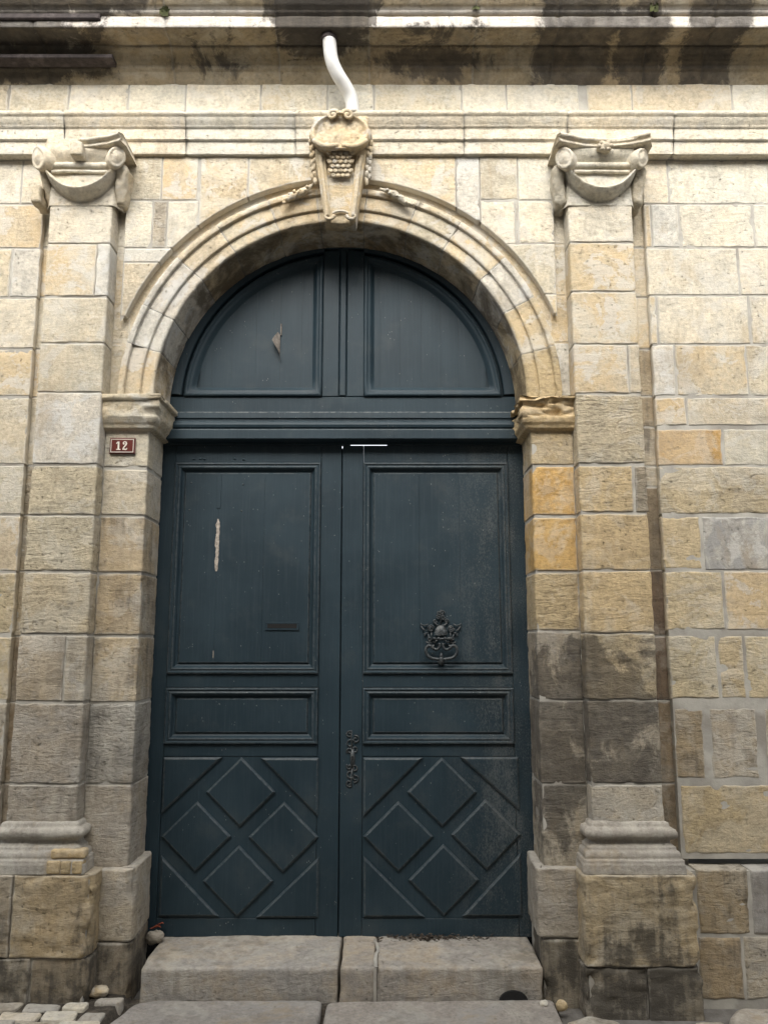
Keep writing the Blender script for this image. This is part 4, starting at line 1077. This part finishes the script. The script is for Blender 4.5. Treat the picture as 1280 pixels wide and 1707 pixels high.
# knocker
KN = empty('knocker', parent=RL)
def q2(u, v, y=0): return (.309+(u-620)*.000281, DY-.004+y, 1.70-(v-560)*.000289)
def sp(mb, u, v, r, turns=1.6, a0=0, d=1, w=.0042, y=-.004):
    t = np.linspace(0, turns*2*math.pi, 36); rr = r*(1-t/t[-1]*.8); mb.tube([q2(u+k*math.cos(a0+d*a), v+k*math.sin(a0+d*a), y) for a, k in zip(t, rr)], w, 6)
mb = MB()
for s_ in (-1, 1):
    X = lambda u: 620+s_*(620-u)
    sp(mb, X(425), 495, 66, 1.8, 0, s_); sp(mb, X(588), 205, 46, 1.2, 0, -s_); sp(mb, X(575), 285, 48, 1.3, 0, s_); sp(mb, X(505), 358, 40, 1.2, 0, -s_); sp(mb, X(395), 690, 44, 1.1, 2, s_)
    for pl in ([(500, 390), (545, 430), (600, 440)], [(225, 395), (255, 430), (320, 440), (380, 410)], [(235, 450), (290, 520), (330, 540)], [(290, 600), (340, 580), (380, 580)], [(300, 640), (315, 600)], [(440, 570), (430, 640), (470, 680)], [(375, 600), (385, 670), (430, 720)], [(460, 740), (500, 760), (560, 690)], [(330, 740), (380, 770), (450, 760)]):
        mb.tube([q2(X(u), v, -.004) for u, v in pl], [.0038]*len(pl), 6)
mb.tube([q2(620, 140), q2(620, 200), q2(620, 330), q2(620, 420)], .004, 6)
mb.build('openwork_plate', IRON, KN)
mb = MB(); th = np.linspace(math.pi*1.02, math.pi*1.98, 45); rows = []
for k in (.05, .4, .7, .9, 1.0, 1.03): rows.append([q2(620+k*125*math.cos(a), 625+k*185*math.sin(a), -.006-.016*math.sqrt(max(0, 1-min(k, 1)**2))-.003*(.5+.5*math.cos(i*math.pi*.75))*min(k*1.3, 1)) for i, a in enumerate(th)])
mb.grid(np.array(rows)); mb.build('shell', IRON, KN)
mb = MB(); mb.tube([q2(470, 685, -.025), q2(620, 690, -.028), q2(800, 685, -.025)], .006, 8)
for u in (490, 565, 690, 770): mb.ball(q2(u, 683, -.028), .0095, 7, 10)
for u in (470, 800): mb.tube([q2(u, 685, -.025), q2(u, 690, .004)], .007, 8)
mb.build('hinge_bar', IRON, KN)
mb = MB(); side = [(580, 770), (590, 815), (575, 860), (525, 892), (470, 872), (440, 838), (452, 815), (480, 822)]
loop = [(470, 872), (425, 815), (375, 805), (330, 840), (312, 905), (335, 975), (390, 1030), (460, 1052), (540, 1060), (620, 1068)]
def smooth_(P, n):
    P = np.array(P, float); k = np.linspace(0, len(P)-1, n); Q = np.stack([np.interp(k, range(len(P)), P[:, i]) for i in range(P.shape[1])], 1)
    for _ in range(4): Q[1:-1] = (Q[:-2]+2*Q[1:-1]+Q[2:])/4
    return Q
for s_ in (-1, 1):
    for P, w in ((side, .0075), (loop, .0085)): mb.tube([q2(620+s_*(620-u), v, -.032) for u, v in smooth_(P, 30)], w, 8)
mb.ball(q2(615, 1010, -.034), (.010, .012, .020), 8, 10, .15, 1); mb.ball(q2(615, 1075, -.036), (.014, .014, .022), 8, 10, .1, 2); mb.ball(q2(615, 1135, -.030), (.008, .010, .012), 7, 8)
mb.build('drop_handle', IRON, KN)
mb = MB(); mb.ball(q2(618, 1120, .002), (.020, .012, .016), 8, 10); mb.build('strike_stud', IRON, KN)

# lock plate
EP = empty('keyhole_plate', parent=RL)
mb = MB(); ex, ez = -.168, 1.034
mb.tube([(ex, DY-.003, ez+.06), (ex+.002, DY-.003, ez), (ex, DY-.003, ez-.06)], [.009, .014, .009], 8, ry=.4)
for s_ in (-1, 1):
    for (dx, dz, r, a0, d) in ((-.010, .078, .024, 0, 1), (.017, .100, .021, 2, -1), (-.016, .125, .018, 1, 1), (.012, .050, .020, 3, 1), (-.016, .040, .016, 4, -1)):
        t = np.linspace(0, 7.5, 26); rr = r*(1-t/10); mb.tube([(ex+dx+k*math.cos(a0+d*a), DY-.003, ez+s_*(dz+k*math.sin(a0+d*a))) for a, k in zip(t, rr)], .0040, 6)
    mb.tube([(ex, DY-.003, ez+s_*.05), (ex-.006, DY-.003, ez+s_*.10), (ex-.004, DY-.003, ez+s_*.148)], [.005, .0045, .002], 6)
mb.build('scrolled_plate', IRON, EP); mb = MB(); mb.ball((ex+.001, DY-.010, ez+.012), (.004, .002, .005), 6, 8); mb.box(ex-.0015, ex+.0035, DY-.0105, DY-.004, ez-.008, ez+.01, .0005); mb.build('keyhole', BLACK, EP)

# ------------------------------------------------------------------ doorstep
ST = empty('doorstep', 'weathered grey stone doorstep of three blocks under the door', 'doorstep')
def bend(V):
    V = V.copy(); k = np.clip((V[..., 2])/.15, 0, 1); V[..., 1] += (1-k)*.012*(V[..., 1] < .1); V[..., 2] -= .005*np.clip((V[..., 1]*-1+.02)/.12, 0, 1)*(V[..., 2] > .1); return V
for x0, x1, c, sd in ((-1.137, -.213, 'Q', 3), (-.206, -.036, 'Q', 11), (-.031, .742, 'Q', 23)):
    mb = MB(); rblock(mb, x0, x1, -.086+.003*(sd % 3), .42, -.06, .149+.001*(sd % 4), .017, .013, .009, 8, sd, bend); pr = kprops('S')[0]; mb.build('stone', STONE, ST, **pr)
mb = MB(); t = np.linspace(0, math.pi, 14); P = [(.600+.068*math.cos(a), .0+.050*math.sin(a)) for a in t]; n = len(P)
mb.add([(x, -.0945, z) for x, z in P]+[(x, -.08, z) for x, z in P], [tuple(range(n-1, -1, -1))]+[(i, i+1, i+1+n, i+n) for i in range(n-1)]); mb.build('drain_hole', BLACK, ST, smooth=False)
mb = MB(); v = []
zz = np.linspace(-.02, .152, 14)
V = np.array([[(-.036+.010*fbm(np.array([[0, 0, z]]), 30, 2, 1)[0]+dx, -.0925, z) for z in zz] for dx in (-.009, -.002, .005)]); V[1, :, 1] -= .004
T = np.array([[(-.036+.012*fbm(np.array([[0, y, 0]]), 20, 2, 1)[0]+dx, y, .1525) for y in np.linspace(-.09, .27, 18)] for dx in (-.010, .006)]); mb.grid(V); mb.grid(T); mb.build('mortar_joint', MORTAR, ST)

# ------------------------------------------------------------------ pavement and street
street = mesh('street', [(-60, -60, -.045), (60, -60, -.045), (60, .4, -.045), (-60, .4, -.045)], [(0, 1, 2, 3)], ROAD, None, False); street['kind'] = 'structure'
PV = empty('pavement', kind='structure')
def slab_piece(pts, z0, z1, r, code, sd, name='paving_slab', mat=STONE):
    """rounded slab from a plan polygon (x, y)"""
    p = np.array(pts, float); c = p.mean(0); q = []
    for i in range(len(p)):
        a, b = p[i], p[(i+1) % len(p)]; n = max(2, int(np.linalg.norm(b-a)/.012)); q += [a+(b-a)*k/n for k in range(n)]
    q = np.array(q)
    for _ in range(2 if name == 'paving_slab' else 1): q = (np.roll(q, 1, 0)+2*q+np.roll(q, -1, 0))/4
    q += .006*np.stack([fbm(np.c_[q, q[:, :1]*0], 14, 3, sd), fbm(np.c_[q, q[:, :1]*0], 14, 3, sd+1)], 1)
    rows = []
    ext = np.abs(q-c).max()
    for ins, z in [(0, z0), (0, z1-r), (.25*r, z1-.4*r), (r, z1-.05*r)]+[(r+(ext-r)*k/12, z1) for k in range(1, 12)]:
        d = q-c; l = np.linalg.norm(d, axis=1, keepdims=True); f_ = np.clip(1-ins/l, .02, 1) if ins <= r else (1-r/l)*(1-(ins-r)/(ext-r)*.98)
        rows.append(np.c_[c+d*f_, np.full(len(q), z)])
    V = np.array(rows); V[2:, :, 2] += .005*fbm(V[2:], 8, 4, sd)+.004*fbm(V[2:], 3, 2, sd+4)
    V = np.concatenate([V, np.broadcast_to(V[-1:].mean(1, keepdims=True), V[-1:].shape)], 0); V = np.concatenate([V, V[:, :1]], 1); mb = MB(); mb.grid(V, flip=True); pr = kprops(code)[0] if mat is STONE else {}
    return mb.build(name, mat, PV, **pr)
slab_piece([(-1.205, -.62), (-.298, -.62), (-.285, -.098), (-1.04, -.090), (-1.135, -.125), (-1.195, -.33)], -.10, .016, .018, 'v', 2)
slab_piece([(-.272, -.62), (.775, -.62), (.782, -.090), (.0, -.095), (-.262, -.120)], -.10, .014, .016, 'v', 5)
random.seed(4)
def cobble(x0, x1, y0, y1, k):
    j = lambda: random.uniform(-.008, .008)
    slab_piece([(x0+j(), y0+j()), (x1+j(), y0+j()), (x1+j(), y1+j()), (x0+j(), y1+j())], -.12, .034+random.uniform(-.005, .005), .007, random.choice('QCgC'), 20+k, 'cobblestone')
k = 0
for (ya, yb, xs) in ((-.245, -.172, [-2.35, -2.15, -1.99, -1.80, -1.625, -1.445, -1.325]), (-.335, -.262, [-2.4, -2.21, -2.02, -1.87, -1.69, -1.50, -1.335, -1.215]), (-.420, -.342, [-2.3, -2.08, -1.93, -1.76, -1.58, -1.40, -1.215]), (-.50, -.428, [-2.4, -2.2, -1.98, -1.83, -1.64, -1.46, -1.22]), (-.60, -.508, [-2.3, -2.08, -1.93, -1.76, -1.58, -1.40, -1.215])):
    for a, b in zip(xs[:-1], xs[1:]): cobble(a+.008, b-.008, ya, yb, k); k += 1
cobble(-1.318, -1.195, -.176, -.118, 90)
for i, (pts) in enumerate(([(.80, -.40), (1.03, -.42), (1.06, -.20), (.93, -.135), (.81, -.20)], [(1.07, -.42), (1.36, -.42), (1.34, -.23), (1.09, -.24)], [(1.37, -.42), (1.50, -.42), (1.52, -.20), (1.385, -.20)], [(1.53, -.42), (2.3, -.42), (2.3, -.09), (1.62, -.10), (1.54, -.20)], [(.80, -.62), (1.5, -.62), (1.5, -.43), (.80, -.43)], [(1.51, -.62), (2.3, -.62), (2.3, -.43), (1.51, -.43)])):
    slab_piece(pts, -.12, -.022 if i < 3 else -.012, .03, 'gXgQQQ'[i], 60+i, 'paving_slab')
# dirt in the gap between step, walls and slabs
xs = np.linspace(-2.4, 2.4, 240); ys = np.linspace(-.62, .02, 44); X, Y = np.meshgrid(xs, ys, indexing='ij'); V = np.stack([X, Y, 0*X], -1)
V[..., 2] = -.030+.050*(X < -1.2)-.030*(X > .8)+.012*fbm(V, 14, 4, 3)+.024*np.exp(-((Y+.10)/.05)**2)*(X > -1.2)*(X < .8); mb = MB(); mb.grid(V); tag(mb.build('dirt', DIRT), 'dark earth packed between the doorstep, the walls and the slabs', 'dirt', kind='stuff')

# ------------------------------------------------------------------ loose things
def rock(name, label, cat, x, y, z, r, mat, sd, noise=.35, **pr):
    mb = MB(); mb.ball((0, 0, 0), r, 12, 16, noise, sd); o = mb.build(name, mat, None, **pr); o.location = (x, y, z); tag(o, label, cat); return o
rock('rock', 'rough grey lump of rock at the left end of the doorstep', 'rock', -1.152, .22, .176, (.046, .036, .034), STONE, 3, .4, **kprops('G')[0])
rock('stone_chunk', 'pale yellow stone chunk on the cobbles by the left pedestal', 'stone', -1.320, -.085, .046, (.044, .032, .028), STONE, 9, .5, **kprops('o')[0])
rock('pebble', 'small white pebble below the right end of the doorstep', 'pebble', .728, -.150, .020, (.020, .016, .014), STONE, 5, .4, **kprops('C')[0])
rock('pebble', 'tan pebble in the gap beside the right slab', 'pebble', .806, -.150, .012, (.028, .02, .024), STONE, 6, .3, **kprops('T')[0])
def curl_leaf(name, label, x, y, z, s, mat):
    u, v = np.meshgrid(np.linspace(-1, 1, 8), np.linspace(-1, 1, 5), indexing='ij'); w = (1-u**2)*.55
    V = np.stack([u*s+x, v*w*s+y, z+s*.35*(v**2)*(1-u*u)+s*.18*np.sin(u*3)], -1); mb = MB(); mb.grid(V); return tag(mb.build(name, mat), label, 'leaf')
curl_leaf('dry_leaf', 'crumpled red dry leaf behind the grey rock', -1.165, .262, .205, .030, REDLEAF)
curl_leaf('dry_leaf', 'tiny red scrap of leaf beside the door foot', -1.140, .270, .222, .016, REDLEAF)
mb = MB()
for i in range(420):
    x = random.gauss(.26, .14); x = min(max(x, -.03), .60); y = .292-abs(random.gauss(0, .026)); s = random.uniform(.005, .013); z = .150+random.uniform(.002, .020)*math.exp(-(.292-y)/.03)
    a = random.uniform(0, 6.3); b = random.uniform(-.7, .7); c_, s_ = math.cos(a)*s, math.sin(a)*s
    mb.add([(x-c_, y-s_*.4, z), (x+s_*.5, y-c_*.3, z+s*b), (x+c_, y+s_*.4, z+s*.4), (x-s_*.5, y+c_*.3, z+s*.2)], [(0, 1, 2, 3)])
tag(mb.build('leaf_litter', LEAF, None, False), 'dry leaf crumbs swept against the foot of the right door leaf', 'litter', kind='stuff')
def weed(label, x, y, z, n, h, sd):
    random.seed(sd); mb = MB()
    for i in range(n):
        a = random.uniform(0, 6.3); l = h*random.uniform(.4, 1); dx, dy = math.cos(a)*l*.45, -abs(math.sin(a))*l*.5; w = .006; bx_ = x+random.uniform(-.02, .02); bz = z+random.uniform(-.03, .03)
        mb.add([(bx_-w, y, bz), (bx_+w, y, bz), (bx_+dx*.6+w, y+dy*.6, bz+l*.6), (bx_+dx*.6-w, y+dy*.6, bz+l*.6), (bx_+dx, y+dy, bz+l*.55)], [(0, 1, 2, 3), (3, 2, 4)])
    tag(mb.build('weed_tuft', WEED, None, False), label, 'weed', 'weeds rooted in the cornice joints')
weed('small weed in the cornice joint over the left capital', -1.190, -.262, 5.02, 34, .055, 1)
weed('tiny weed in the cornice joint right of the drain pipe', .498, -.270, 5.05, 22, .05, 2)
weed('yellowish weed in the cornice joint over the right capital', 1.462, -.268, 5.04, 44, .07, 3)

# ------------------------------------------------------------------ unseen house opposite, added and sized to shade the foot of the wall
HX = empty('unseen_shading_house', 'unseen plain plastered house across the street, added to shade the gate wall', 'house')
HY = -4.75
mb = MB(); xs = [-14, -7.6, -6.4, -4.2, -3.0, -.9, .3, 2.5, 3.7, 5.9, 7.1, 14]; zs = [-.1, 1.0, 2.4, 4.0, 5.2, 6.4]
for i in range(len(xs)-1):
    for j in range(len(zs)-1):
        if i % 2 == 1 and j % 2 == 1: continue
        mb.add([(xs[i], HY, zs[j]), (xs[i+1], HY, zs[j]), (xs[i+1], HY, zs[j+1]), (xs[i], HY, zs[j+1])], [(3, 2, 1, 0)])
mb.add([(-14, HY-7, -.1), (14, HY-7, -.1), (14, HY-7, 6.4), (-14, HY-7, 6.4), (-14, HY, -.1), (14, HY, -.1), (14, HY, 6.4), (-14, HY, 6.4)], [(0, 1, 2, 3), (0, 3, 7, 4), (1, 5, 6, 2), (3, 2, 6, 7)])
mb.build('wall', PLASTER, HX, False)
for i in range(1, 10, 2):
    for j in (1, 3):
        w = empty('window', parent=HX); mb = MB(); mb.box(xs[i], xs[i+1], HY-.16, HY-.10, zs[j], zs[j+1], .001); mb.build('pane', GLASS, w, False)
        mb = MB(); x0, x1, z0, z1 = xs[i], xs[i+1], zs[j], zs[j+1]
        for a in ((x0, x0+.06, z0, z1), (x1-.06, x1, z0, z1), (x0+.06, x1-.06, z0, z0+.06), (x0+.06, x1-.06, z1-.06, z1), ((x0+x1)/2-.04, (x0+x1)/2+.04, z0+.06, z1-.06)): mb.box(a[0], a[1], HY-.17, HY-.04, a[2], a[3], .004)
        mb.build('frame', PVC, w, False)
